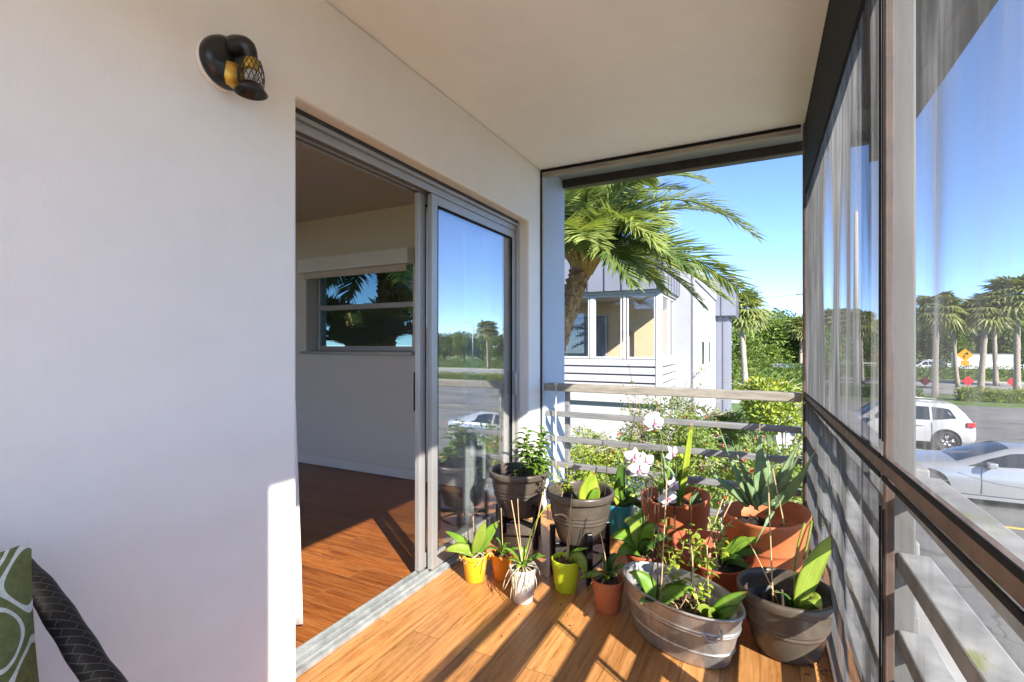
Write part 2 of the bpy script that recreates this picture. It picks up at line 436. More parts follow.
# ------------------------------------------------------------------ mesh builder
class MB:
    def __init__(self):
        self.v, self.f, self.s, self.uv = [], [], [], {}

    def _add(self, verts, faces, smooth, uvs=None):
        o = len(self.v)
        self.v += [tuple(p) for p in verts]
        for f in faces:
            self.f.append(tuple(i + o for i in f))
            self.s.append(smooth)
        if uvs:
            for i, q in enumerate(uvs):
                self.uv[o + i] = q
        return self

    def box(self, x0, x1, y0, y1, z0, z1):
        p = [(x, y, z) for z in (z0, z1) for y in (y0, y1) for x in (x0, x1)]
        return self._add(p, [(0, 2, 3, 1), (4, 5, 7, 6), (0, 1, 5, 4), (2, 6, 7, 3), (0, 4, 6, 2), (1, 3, 7, 5)], False)

    def obox(self, c, sx, sy, sz, rot):
        p = []
        for z in (-.5, .5):
            for y in (-.5, .5):
                for x in (-.5, .5):
                    p.append(V(c) + rot @ V((x * sx, y * sy, z * sz)))
        return self._add(p, [(0, 2, 3, 1), (4, 5, 7, 6), (0, 1, 5, 4), (2, 6, 7, 3), (0, 4, 6, 2), (1, 3, 7, 5)], False)

    def quad(self, a, b, c, d, smooth=False):
        return self._add([a, b, c, d], [(0, 1, 2, 3)], smooth)

    def poly(self, pts):
        return self._add(pts, [tuple(range(len(pts)))], False)

    def prism(self, pts, off):
        """closed slab: outline pts swept by off"""
        n = len(pts)
        a = [V(p) for p in pts]; b = [p + V(off) for p in a]
        fs = [tuple(range(n))[::-1], tuple(range(n, 2 * n))]
        fs += [(i, (i + 1) % n, n + (i + 1) % n, n + i) for i in range(n)]
        return self._add(a + b, fs, False)

    def tube(self, pts, rad, n=8, flat=1.0, cap=True, uvscale=None):
        pts = [V(p) for p in pts]
        if isinstance(rad, (int, float)):
            rad = [rad] * len(pts)
        vs, fs, uvs = [], [], []
        ref = None
        run = 0
        for i, p in enumerate(pts):
            t = (pts[min(i + 1, len(pts) - 1)] - pts[max(i - 1, 0)]).normalized()
            if ref is None:
                ref = V((0, 0, 1)) if abs(t.z) < .9 else V((1, 0, 0))
            a = t.cross(ref).normalized()
            b = a.cross(t).normalized()
            ref = b
            if i:
                run += (p - pts[i - 1]).length
            for k in range(n):
                th = 2 * PI * k / n
                vs.append(p + (a * math.cos(th) + b * math.sin(th) * flat) * rad[i])
                uvs.append((run, abs(k / n - 0.5) * 2 * PI * rad[i]))
        for i in range(len(pts) - 1):
            for k in range(n):
                fs.append((i * n + k, i * n + (k + 1) % n, (i + 1) * n + (k + 1) % n, (i + 1) * n + k))
        if cap:
            fs.append(tuple(range(n))[::-1])
            fs.append(tuple((len(pts) - 1) * n + k for k in range(n)))
        return self._add(vs, fs, True, uvs)

    def lathe(self, prof, c=(0, 0, 0), n=40, sx=1.0, sy=1.0, wob=None, frame=None, cap=True):
        """prof = (r, z) pairs; frame = optional rotation of the axis"""
        vs, fs = [], []
        c = V(c)
        m_ = len(prof)
        for k in range(n):
            th = 2 * PI * k / n
            for (r, z) in prof:
                dz = wob(th, r, z) if wob else 0
                q = V((r * math.cos(th) * sx, r * math.sin(th) * sy, z + dz))
                vs.append(c + (frame @ q if frame else q))
        for k in range(n):
            k2 = (k + 1) % n
            for i in range(m_ - 1):
                fs.append((k * m_ + i, k2 * m_ + i, k2 * m_ + i + 1, k * m_ + i + 1))
        if cap and prof[0][0] > 1e-5:
            fs.append(tuple(k * m_ for k in range(n))[::-1])
        if cap and prof[-1][0] > 1e-5:
            fs.append(tuple(k * m_ + m_ - 1 for k in range(n)))
        return self._add(vs, fs, True)

    def blade(self, p0, p1, p2, width, prof='oval', thick=0.003, fold=0.22, n=12, nrm=None, wave=0.0):
        """a leaf along the curve p0-p1-p2 with a closed, slightly folded section"""
        p0, p1, p2 = V(p0), V(p1), V(p2)
        nrm = V(nrm) if nrm is not None else V((0, 0, 1))
        vs, fs, uv_, m_ = [], [], [], 8
        ph = random.uniform(0, 6)
        for i in range(n + 1):
            s = i / n
            p = p0 * (1 - s) ** 2 + p1 * 2 * s * (1 - s) + p2 * s * s
            t = ((p1 - p0) * (1 - s) + (p2 - p1) * s)
            if t.length < 1e-6:
                t = p2 - p0
            t.normalize()
            sd = t.cross(nrm)
            if sd.length < 1e-4:
                sd = t.cross(V((0.3, 0.8, 0.2)))
            sd.normalize()
            up = sd.cross(t).normalized()
            if prof == 'oval':
                w = width * .5 * max(.04, (math.sin(PI * min(1, .10 + .90 * s) ** .9)) ** .75)
            elif prof == 'strap':
                w = width * .5 * min(1, .45 + 2.2 * s) * max(.03, (1 - s ** 5)) ** .7
            elif prof == 'ovate':
                w = width * .5 * max(.03, math.sin(PI * (s ** .7)) ** .9)
            else:                                                   # taper: thick at the foot, pointed
                w = width * .5 * max(.015, (1 - s ** 1.4)) * (.75 + .45 * math.sin(PI * min(1, s * 1.3)) )
            wv = wave * width * math.sin(ph + s * 11)
            th_ = thick * (1 if prof != 'taper' else max(.1, 1 - s))
            for q, hgt in ((-1, 1), (-.55, .42), (0, 0), (.55, .42), (1, 1)):
                vs.append(p + sd * w * q + up * (fold * w * hgt + (wv * q if abs(q) == 1 else 0)))
                uv_.append((s, .5 + .45 * q))
            for q, hgt in ((.6, .42), (0, 0), (-.6, .42)):
                vs.append(p + sd * w * q * .95 + up * (fold * w * hgt - th_))
                uv_.append((s, .5 + .45 * q))
        for i in range(n):
            for k in range(m_):
                fs.append((i * m_ + k, i * m_ + (k + 1) % m_, (i + 1) * m_ + (k + 1) % m_, (i + 1) * m_ + k))
        fs.append(tuple(range(m_))[::-1]); fs.append(tuple(n * m_ + k for k in range(m_)))
        return self._add(vs, fs, True, uv_)

    def leaflet(self, p, d, up, L, w):
        """small folded leaf of two facets, for crowns and palm fronds"""
        s = d.cross(up)
        if s.length < 1e-5:
            s = d.cross(V((1, .2, .1)))
        s.normalize()
        u = s.cross(d).normalized()
        m1 = p + d * L * .45
        e = p + d * L - u * L * .10
        return self._add([p, m1 + s * w * .5 + u * w * .22, m1, m1 - s * w * .5 + u * w * .22, e],
                         [(0, 1, 2), (0, 2, 3), (1, 4, 2), (2, 4, 3)], False)

    def build(self, name, mat, parent=None, bevel=0.0, subsurf=0, loc=None):
        me = bpy.data.meshes.new(name)
        me.from_pydata(self.v, [], self.f)
        me.polygons.foreach_set('use_smooth', self.s)
        if self.uv:
            lay = me.uv_layers.new(name='UVMap')
            for lp in me.loops:
                lay.data[lp.index].uv = self.uv.get(lp.vertex_index, (0, 0))
        me.update()
        if mat:
            me.materials.append(MATS[mat])
        o = bpy.data.objects.new(name, me)
        COL.objects.link(o)
        if parent:
            o.parent = parent
        if loc is not None:
            o.location = loc
        if bevel:
            b = o.modifiers.new('bevel', 'BEVEL')
            b.width = bevel; b.segments = 2; b.limit_method = 'ANGLE'; b.angle_limit = R(40)
        if subsurf:
            b = o.modifiers.new('sub', 'SUBSURF'); b.levels = subsurf; b.render_levels = subsurf
        return o

def tag(o, label=None, cat=None, group=None, kind=None):
    for k_, x in (('label', label), ('category', cat), ('group', group), ('kind', kind)):
        if x:
            o[k_] = x
    return o

def thing(name, label, cat, loc=(0, 0, 0), group=None, rz=0):
    o = bpy.data.objects.new(name, None)
    o.empty_display_size = 0.05
    COL.objects.link(o)
    o.location = loc; o.rotation_euler.z = rz
    return tag(o, label, cat, group)

def copy_tree(o, parent=None):
    c = o.copy()
    COL.objects.link(c)
    if parent:
        c.parent = parent
    for ch in list(o.children):
        copy_tree(ch, c)
    return c

def bez(p0, p1, p2, n=10):
    p0, p1, p2 = V(p0), V(p1), V(p2)
    return [p0 * (1 - s) ** 2 + p1 * 2 * s * (1 - s) + p2 * s * s for s in [i / n for i in range(n + 1)]]

# ------------------------------------------------------------------ balcony shell
WX = -1.42          # face of the left wall
SX = 0.24           # plane of the screens on the right
EY = 3.28           # plane of the frame at the far end
OY = 3.76           # outer face of the building's end wall
CZ = 2.47           # ceiling
DY0, DY1 = 1.165, 3.06
DZ = 2.035

floor = MB().box(-1.50, 0.36, -4.6, 3.42, -0.16, 0).build('balcony_floor', 'deck_planks')
tag(floor, 'glossy orange-brown wood-look plank floor of the balcony', 'floor', kind='structure')
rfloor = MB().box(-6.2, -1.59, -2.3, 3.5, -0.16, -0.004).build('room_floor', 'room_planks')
tag(rfloor, 'dark red-brown plank floor inside the room', 'floor', kind='structure')
ceil = MB().box(-1.62, SX + .03, -1.1, EY, CZ, 2.62).build('balcony_ceiling', 'ceiling_paint')  # unseen rear of the balcony left roofless and open for bounce light
tag(ceil, 'smooth cream balcony ceiling', 'ceiling', kind='structure')
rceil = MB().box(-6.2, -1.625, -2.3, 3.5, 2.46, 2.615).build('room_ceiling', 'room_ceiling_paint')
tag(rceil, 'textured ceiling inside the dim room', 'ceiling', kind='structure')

b = MB().prism([(WX, y, z) for (y, z) in ((-4.6, 0), (DY0, 0), (DY0, DZ + .02), (DY1, DZ + .02), (DY1, 0), (EY, 0), (EY, CZ - .002), (-4.6, CZ - .002))], (-.20, 0, 0))
w_ = b.build('balcony_wall', 'wall_paint', bevel=0.012)
tag(w_, 'smooth white balcony wall around the sliding door', 'wall', kind='structure')
e_ = MB().box(-1.62, WX - .004, EY, OY, GZ, 2.62).build('exterior_wall', 'exterior_grey', bevel=.006)
tag(e_, 'pale blue-grey end of the outer wall beside the opening', 'wall', kind='structure')

# room walls with the window hole at the end
WXa, WXb, WZa, WZb = -4.13, -2.77, 1.14, 2.06
b = MB()
b.box(-6.2, WXa, 3.5, OY, 0, 2.46); b.box(WXb, -1.622, 3.5, OY, 0, 2.46)
b.box(WXa, WXb, 3.5, OY, 0, WZa); b.box(WXa, WXb, 3.5, OY, WZb, 2.46)
b.box(-6.4, -6.2, -2.3, OY, -.1, 2.62); b.box(-6.4, -1.622, -2.5, -2.3, -.1, .25); b.box(-6.4, -6.0, -2.5, -2.3, .25, 2.62); b.box(-2.0, -1.622, -2.5, -2.3, .25, 2.62); b.box(-6.0, -2.0, -2.5, -2.3, 2.25, 2.62)  # rear wall has an unseen opening, added to let sky light in
b.box(-6.2, -1.622, 3.5, OY, GZ, -.002)
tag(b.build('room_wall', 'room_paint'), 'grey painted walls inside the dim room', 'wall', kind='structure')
bb = MB(); bb.box(-6.2, -1.64, 3.475, 3.498, 0, .09)
tag(bb.build('baseboard', 'trim_wall', bevel=.004), 'low white baseboard along the room wall under the window', 'baseboard', kind='structure')
b = MB().box(SX + .02, SX + .2, -.95, -.24, -.1, 2.45)
tag(b.build('side_wall', 'wall_paint'), 'solid white wall beside the screens behind the viewer', 'wall', kind='structure')

b = MB().box(-1.62, .5, -4.8, -4.6, -.1, 1.0)
tag(b.build('balcony_end_wall', 'wall_paint'), 'white end wall of the balcony behind the viewer', 'wall', kind='structure')
# roof slab beyond the screens and its fascias
b = MB()
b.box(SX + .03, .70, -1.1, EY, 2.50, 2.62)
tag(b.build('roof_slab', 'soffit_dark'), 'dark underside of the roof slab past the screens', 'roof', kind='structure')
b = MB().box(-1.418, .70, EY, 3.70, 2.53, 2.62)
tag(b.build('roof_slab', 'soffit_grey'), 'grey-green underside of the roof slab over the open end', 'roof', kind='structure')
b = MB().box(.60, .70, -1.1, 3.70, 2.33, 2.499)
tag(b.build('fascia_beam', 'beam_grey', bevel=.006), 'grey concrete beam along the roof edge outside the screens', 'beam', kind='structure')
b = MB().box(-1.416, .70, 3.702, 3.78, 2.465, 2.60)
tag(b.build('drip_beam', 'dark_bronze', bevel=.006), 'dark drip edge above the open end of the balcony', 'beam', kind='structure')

# ---- frame round the open end
t = thing('opening_frame', 'thin cream and brown frame around the open far end of the balcony', 'frame', (0, EY, 0))
MB().box(WX + .002, WX + .022, 3.262, 3.30, 0.0, 2.42).build('frame_side', 'exterior_grey', t, .003, loc=(0, -EY, 0))
MB().box(WX + .002, SX - .03, 3.262, 3.30, 2.42, 2.452).build('frame_header', 'weathered_cream', t, .003, loc=(0, -EY, 0))
MB().box(WX + .001, SX - .03, 3.255, 3.27, 2.453, 2.468).build('frame_gasket', 'black_rubber', t, 0, loc=(0, -EY, 0))
MB().box(WX + .001, WX + .009, 3.25, 3.261, 0.0, 2.452).build('frame_gasket', 'black_rubber', t, 0, loc=(0, -EY, 0))

# ---- railing across the open end
ZR = (.72, .54, .355, .165)
t = thing('balcony_railing', 'weathered horizontal railing across the open far end behind the pots', 'railing', (-.6, EY, 0))
def local(mb, o):
    L = V(o.location)
    mb.v = [tuple(V(p) - L) for p in mb.v]
    return mb
local(MB().box(WX + .024, SX - .025, 3.27, 3.345, .868, .922), t).build('top_rail', 'weathered_cream', t, .006)
for z in ZR:
    local(MB().box(WX + .024, SX - .025, 3.29, 3.335, z - .036, z), t).build('rail', 'grey_rail', t, .005)
local(MB().box(WX + .15, WX + .185, 3.346, 3.38, 0, .868), t).build('post', 'grey_rail', t, .004)
r_ = thing('rope', 'thin pale cord tied to the left end of the top rail', 'rope', (-1.30, 3.262, .92))
pts = [V((0, -.004, .006)), V((.002, -.008, -.05)), V((-.002, -.008, -.25)), V((.003, -.01, -.45)), V((0, -.008, -.62))]
MB().tube(pts, .005, 6).build('cord', 'rope', r_)
MB().lathe([(0, -.016), (.012, -.01), (.016, 0), (.012, .01), (0, .016)], (0, -.008, .0), 10).build('knot', 'rope', r_)

# ---- right side: white railing outside, insect screens inside
RX0, RX1 = .285, .345
PY = 1.42
t = thing('balcony_railing', 'white horizontal bar railing with square posts outside the insect screens', 'railing', (.32, 1.5, 0))
for y in (PY, 3.30, -.34):
    local(MB().box(.262, .320, y, y + .08, -.15, 2.498), t).build('post', 'column_grey', t, .005)
for (ya, yb) in ((-.259, PY), (PY + .08, 3.30)):
    local(MB().box(RX0 - .02, RX1 + .02, ya, yb, .862, .900), t).build('top_rail', 'white_rail', t, .005)
    for z in ZR:
        local(MB().box(RX0, RX1, ya, yb, z - .044, z), t).build('rail', 'white_rail', t, .004)

t = thing('screen_enclosure', 'brown framed insect screens along the right side of the balcony', 'screen', (SX, 1.26, 0))
def sbar(name, x0, x1, y0, y1, z0, z1, mat='brown_frame'):
    local(MB().box(x0, x1, y0, y1, z0, z1), t).build(name, mat, t, .003)
def zmid(y):
    return .908 + (3.24 - y) * .0187
def sloped(name, x0, x1, ya, yb, lo, hi, mat='brown_frame'):
    p = [(x, y, zmid(y) + z) for z in (lo, hi) for y in (ya, yb) for x in (x0, x1)]
    mb = MB(); mb._add(p, [(0, 2, 3, 1), (4, 5, 7, 6), (0, 1, 5, 4), (2, 6, 7, 3), (0, 4, 6, 2), (1, 3, 7, 5)], False)
    local(mb, t).build(name, mat, t, .003)
sbar('post', SX - .009, SX + .008, 1.257, 1.273, 0.0, CZ - .003)
sbar('post', SX - .022, SX + .016, 3.24, 3.275, 0.0, CZ - .003)
sbar('post', SX - .016, SX + .016, -.32, -.28, 0.0, CZ - .003)
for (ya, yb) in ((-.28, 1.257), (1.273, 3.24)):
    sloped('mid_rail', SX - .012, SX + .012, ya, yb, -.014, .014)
    sbar('roof_shadow_panel', SX - .014, SX + .010, ya, yb, 2.06, CZ - .003, 'black_rubber')  # opaque black board stands in for the roof's shadow on the upper mesh
    sbar('bottom_rail', SX - .012, SX + .012, ya, yb, .003, .03)
    sloped('spline', SX - .016, SX - .0115, ya + .002, yb - .002, 0.0145, .026, 'black_rubber')
    sloped('spline', SX - .016, SX - .0115, ya + .002, yb - .002, -.026, -.0145, 'black_rubber')
    for yy in (ya + .003, yb - .009):
        sbar('spline', SX - .015, SX - .011, yy, yy + .006, 1.0, 2.055, 'black_rubber')
        sbar('spline', SX - .015, SX - .011, yy, yy + .006, .032, .86, 'black_rubber')
    for upper in (True, False):
        mb = MB(); ny, nz = 40, 26
        sd = random.uniform(0, 9)
        vs, fs = [], []
        for j in range(nz + 1):
            for i in range(ny + 1):
                y = ya + (yb - ya) * i / ny
                za, zb = (zmid(y) + .005, 2.08) if upper else (.02, zmid(y) - .005)
                z = za + (zb - za) * j / nz
                env = math.sin(PI * i / ny) * math.sin(PI * j / nz)
                bul = env * (.006 * math.sin(y * 9 + sd + z * 1.2) + .005 * math.sin(y * 17 + sd * 2 - z * 2.1) + .003 * math.sin(y * 31 + z * 1.5))
                vs.append((SX - .004 + bul, y, z))
        for j in range(nz):
            for i in range(ny):
                a = j * (ny + 1) + i
                fs.append((a, a + 1, a + ny + 2, a + ny + 1))
        mb._add(vs, fs, True)
        local(mb, t).build('screen_mesh', 'dusty_screen' if ya > 1 else ('worn_screen' if upper else 'insect_screen'), t)

# ------------------------------------------------------------------ sliding door
t = thing('sliding_door', 'aluminium sliding glass door with one panel slid open beside the potted plants', 'door', (-1.54, 2.1, 0))
def dpart(name, mb, mat, bevel=.003, parent=None):
    local(mb, t)
    return mb.build(name, mat, parent or t, bevel)
b = MB()
b.box(-1.60, -1.485, DY0 + .002, DY1 - .002, 0.002, .022)
for x in (-1.585, -1.545, -1.505):
    b.box(x - .004, x + .004, DY0 + .003, DY1 - .003, .0225, .036)
dpart('sill_track', b, 'sill_metal', .002)
b = MB()
b.box(-1.61, -1.492, DY0 + .002, DY1 - .002, DZ - .012, DZ + .018)
for x in (-1.60, -1.56, -1.515):
    b.box(x - .006, x + .006, DY0 + .003, DY1 - .003, DZ - .048, DZ - .0125)
dpart('head_track', b, 'aluminium', .002)
dpart('head_gasket', MB().box(-1.50, -1.487, DY0 + .002, DY1 - .03, DZ + .004, DZ + .0195), 'dark_bronze', 0)
b = MB(); b.box(-1.61, -1.492, DY1 - .03, DY1 - .002, .037, DZ - .013)
dpart('jamb', b, 'aluminium')
b = MB(); b.box(-1.61, -1.492, DY0 + .002, DY0 + .03, .037, DZ - .013)
dpart('jamb', b, 'aluminium')
def door_panel(x, ya, yb, gmat='door_glass'):
    b = MB()
    b.box(x - .015, x + .015, ya, ya + .05, .037, DZ - .05)
    b.box(x - .015, x + .015, yb - .045, yb, .037, DZ - .05)
    b.box(x - .014, x + .014, ya + .05, yb - .045, .037, .115)
    b.box(x - .014, x + .014, ya + .05, yb - .045, DZ - .10, DZ - .05)
    fr = dpart('panel_frame', b, 'aluminium')
    gl = MB().box(x - .003, x + .003, ya + .05, yb - .045, .115, DZ - .10)
    dpart('pane', gl, gmat, 0)
    g = MB()
    for yy in (ya + .0505, yb - .0515):
        g.box(x + .004, x + .0142, yy, yy + .006, .116, DZ - .101)
    g.box(x + .004, x + .0142, ya + .057, yb - .052, DZ - .107, DZ - .1005)
    dpart('gasket', g, 'black_rubber', 0)
door_panel(-1.525, 2.065, DY1 - .032)
door_panel(-1.572, 2.02, DY1 - .045, 'inner_glass')
h = MB(); h.box(-1.51, -1.485, DY1 - .065, DY1 - .05, .86, 1.02)
dpart('handle', h, 'aluminium', .004)
h = MB(); h.box(-1.591, -1.588, 2.015, 2.03, .86, 1.06)
dpart('handle', h, 'black_paint', .0)

# ---- window in the room's end wall
t = thing('room_window', 'aluminium single-hung window with a rolled-up blind inside the room', 'window', ((WXa + WXb) / 2, 3.62, WZa))
b = MB()
gy = 3.66
b.box(WXa, WXa + .045, gy - .03, gy + .03, WZa, WZb); b.box(WXb - .045, WXb, gy - .03, gy + .03, WZa, WZb)
b.box(WXa + .045, WXb - .045, gy - .03, gy + .03, WZa, WZa + .05); b.box(WXa + .045, WXb - .045, gy - .03, gy + .03, WZb - .05, WZb)
local(b, t).build('frame', 'aluminium', t, .004)
local(MB().box(WXa + .046, WXb - .046, gy - .036, gy + .02, 1.555, 1.605), t).build('meeting_rail', 'aluminium', t, .004)
local(MB().box(WXa + .046, WXb - .046, gy - .003, gy + .003, WZa + .051, 1.554), t).build('pane', 'window_glass', t)
local(MB().box(WXa + .046, WXb - .046, gy + .005, gy + .011, 1.606, WZb - .051), t).build('pane', 'window_glass', t)
local(MB().box(WXa - .02, WXb + .02, 3.40, 3.497, 1.92, 2.06), t).build('blind_cassette', 'white_paint', t, .006)
local(MB().box(WXa + .03, WXb - .03, 3.44, 3.452, 1.86, 1.919), t).build('blind', 'blind_cloth', t, .002)
local(MB().box(WXa - .03, WXb + .03, 3.44, 3.497, WZa - .03, WZa - .001), t).build('sill', 'aluminium', t, .004)

def curtain(label, x, ya, yb, flare, folds, amp):
    mb = MB(); ny, nz = 60, 14
    vs, fs = [], []
    for j in range(nz + 1):
        zz = .04 + (2.25 - .04) * j / nz
        k = 1 - j / nz
        for i in range(ny + 1):
            q = i / ny
            y = ya + (yb + flare * k ** 1.5 - ya) * q
            xx = x + amp * (.7 + .5 * k) * math.sin(q * folds * 2 * PI + .4 * math.sin(zz * 2)) + .3 * amp * math.sin(q * folds * 5 + 1)
            vs.append((xx, y, zz))
    for j in range(nz):
        for i in range(ny):
            a = j * (ny + 1) + i
            fs.append((a, a + 1, a + ny + 2, a + ny + 1))
    mb._add(vs, fs, True)
    o = mb.build('curtain', 'curtain_cloth')
    s_ = o.modifiers.new('thick', 'SOLIDIFY'); s_.thickness = .003
    tag(o, label, 'curtain', 'white curtains inside the sliding door')
curtain('white curtain gathered inside at the open side of the door', -1.70, .70, 1.345, .075, 5, .02)
curtain('white curtain hanging behind the closed glass panel', -1.70, 2.66, 2.90, .03, 4, .022)

# ------------------------------------------------------------------ wall lamp
sp = V((WX, .895, 2.022))
t = thing('wall_lamp', 'black wall lamp with a caged bulb and brass lining on the white wall', 'lamp', sp)
t.scale = (.92, .92, .92)
fx = Quaternion((0, 1, 0), PI / 2).to_matrix()       # lathe axis -> +X
MB().lathe([(.079, 0), (.081, .010), (.079, .019)], (0.001, 0, 0), 40, frame=fx).build('wall_ring', 'trim_wall', t)
MB().lathe([(.078, .020), (.080, .028), (.076, .050), (.062, .066), (.0, .070)], (0.001, 0, 0), 40, frame=fx).build('canopy', 'black_paint', t)
arm = bez((.045, .004, .044), (.135, .010, .060), (.118, .026, .004), 12)
MB().tube(arm, [.032, .032, .031, .030, .028, .027, .026, .025, .024, .022, .021, .020, .020], 14).build('arm', 'black_paint', t)
hx = V((.118, .026, .004))
MB().lathe([(.020, 0), (.024, -.004), (.024, -.030), (.018, -.034)], hx, 20).build('socket', 'brass', t)
MB().lathe([(0, -.075), (.015, -.070), (.021, -.055), (.018, -.040), (.012, -.034), (0, -.034)], hx, 20).build('bulb', 'lamp_white', t)
MB().lathe([(.0, -.001), (.046, -.012), (.05, -.055), (.03, -.075), (.0, -.078)], hx + V((-.062, -.012, -.004)), 24, .62, .9).build('brass_cup', 'brass', t)
cg = MB()
rr_ = lambda z: .026 + .012 * math.sin(min(1, max(0, -z / .09)) * PI * .75)
for k in range(16):
    for sgn in (1, -1):
        pts = []
        for i in range(9):
            z = -.004 - .077 * i / 8
            th = 2 * PI * k / 16 + sgn * i / 8 * .9
            pts.append(hx + V((rr_(z) * math.cos(th), rr_(z) * math.sin(th), z)))
        cg.tube(pts, .0013, 4)
cg.build('cage', 'black_paint', t)
MB().lathe([(.031, -.080), (.034, -.082), (.040, -.095), (.048, -.107), (.0455, -.107), (.037, -.095), (.029, -.084), (.0, -.084)], hx, 36).build('shade_bell', 'black_paint', t)

# ------------------------------------------------------------------ wicker chair and cushion
t = thing('wicker_chair', 'black woven wicker armchair against the white wall', 'chair', (-1.05, .12, 0))
def smooth_path(pts, n=6):
    pts = [V(p) for p in pts]; out_ = []
    for i in range(len(pts) - 1):
        p0 = pts[max(i - 1, 0)]; p1 = pts[i]; p2 = pts[i + 1]; p3 = pts[min(i + 2, len(pts) - 1)]
        for k in range(n):
            s = k / n
            out_.append(.5 * ((2 * p1) + (-p0 + p2) * s + (2 * p0 - 5 * p1 + 4 * p2 - p3) * s * s + (-p0 + 3 * p1 - 3 * p2 + p3) * s ** 3))
    return out_ + [pts[-1]]
ay = .42
for y in (ay, -.22):
    pth = smooth_path([(-1.345, y, .770), (-1.30, y, .765), (-1.20, y, .738), (-1.10, y, .693), (-1.00, y, .645), (-.90, y, .612), (-.80, y, .585), (-.72, y, .53), (-.69, y, .40), (-.68, y, .05)], 14)
    local(MB().tube(pth, [(.018 + .0045 * min(1, i / 40)) * (1 + .03 * math.sin(i * .55)) for i in range(len(pth))], 16), t).build('armrest', 'wicker', t)
def wpanel(name, o, ax, ay_, th):
    """woven slab with uv in metres"""
    o, ax, ay_, th = V(o), V(ax), V(ay_), V(th)
    ps = [o, o + ax, o + ax + ay_, o + ay_]
    la, lb = ax.length, ay_.length
    uv = [(0, 0), (la, 0), (la, lb), (0, lb)]
    mb = MB()
    mb._add(ps + [p + th for p in ps], [(0, 3, 2, 1), (4, 5, 6, 7), (0, 1, 5, 4), (1, 2, 6, 5), (2, 3, 7, 6), (3, 0, 4, 7)], False, uv + uv)
    return local(mb, t).build(name, 'wicker', t, .008)
wpanel('backrest', (-1.30, -.20, .40), (0, .60, 0), (-.05, 0, .385), (-.035, 0, 0))
wpanel('seat', (-1.30, -.20, .36), (.58, 0, 0), (0, .64, 0), (0, 0, .045))
for (x, y) in ((-1.33, ay), (-1.33, -.22), (-.70, ay - .06), (-.70, -.15)):
    local(MB().tube([(x, y, .0), (x, y, .765 if x < -1 else .36)], .022, 10), t).build('leg', 'wicker', t)

# pillow
mb = MB(); n_ = 22
for side in (1, -1):
    vs, fs, uv = [], [], []
    for j in range(n_ + 1):
        for i in range(n_ + 1):
            a = -1 + 2 * i / n_; c = -1 + 2 * j / n_
            th_ = .075 * (max(0, 1 - abs(a) ** 2.4) ** .6) * (max(0, 1 - abs(c) ** 2.4) ** .6)
            pull = 1 - .055 * (1 - c * c) * abs(a) ** 4 - 0
            pull2 = 1 - .055 * (1 - a * a) * abs(c) ** 4
            vs.append((side * th_ + .004 * math.sin(7 * a + 3 * c), a * .225 * pull, c * .225 * pull2)); uv.append((.5 + a * .5, .5 + c * .5))
    for j in range(n_):
        for i in range(n_):
            q = j * (n_ + 1) + i
            f_ = (q, q + 1, q + n_ + 2, q + n_ + 1)
            fs.append(f_ if side > 0 else f_[::-1])
    mb._add(vs, fs, True, uv)
pl = mb.build('throw_pillow', 'trellis_cloth')
pl.location = (-1.135, .172, .620)
pl.rotation_euler = (R(3), R(-9), R(-6))
tag(pl, 'green throw pillow with looping white lines on the wicker chair', 'pillow')

# ------------------------------------------------------------------ potted plants
POTTED = 'potted plants grouped at the end of the balcony'

class Plant:
    """a potted plant: everything is given in world metres and stored relative to the foot of the pot"""
    def __init__(self, name, label, cat, base, group=POTTED):
        self.o = thing(name, label, cat, base, group)
        self.b = V(base)
    def add(self, name, mb, mat, parent=None, label=None):
        mb.v = [tuple(V(p) - self.b) for p in mb.v]
        o = mb.build(name, mat, parent or self.o)
        if label:
            o['label'] = label
        return o
    def leaf(self, p0, p1, p2, w, mat='orchid_leaf', prof='oval', thick=.003, nrm=(0, 0, 1), fold=.22, name='leaf', wave=.01, n=12):
        return self.add(name, MB().blade(p0, p1, p2, w, prof, thick, fold, n, nrm, wave), mat)
    def stick(self, a, c, r=.0035, mat='dark_stake', bend=0.0, name='stake'):
        a, c = V(a), V(c)
        m_ = (a + c) / 2 + V((bend, -bend * .4, 0))
        return self.add(name, MB().tube(bez(a, m_, c, 8), [r * (1 - .25 * i / 8) for i in range(9)], 7), mat)

def soil_disc(p, r, z, mat='soil', bumps=40):
    mb = MB()
    c = p.b + V((0, 0, z))
    n = 28
    mb.lathe([(r, -.012), (r * .8, random.uniform(-.002, .004)), (r * .45, .004), (0, .006)], c, n, wob=lambda th, rr, zz: .004 * math.sin(5 * th + rr * 60) + .003 * math.sin(11 * th))
    for k in range(bumps):
        th = random.uniform(0, 6.28); q = r * .92 * math.sqrt(random.random()); s = random.uniform(.004, .013) * min(1, r / .12 + .35)
        mb.obox(c + V((q * math.cos(th), q * math.sin(th), .004)), s * 1.8, s, s * .7, Quaternion((random.uniform(-1, 1), random.uniform(-1, 1), random.uniform(-1, 1)), random.uniform(0, 3)).to_matrix())
    return p.add('soil', mb, mat)

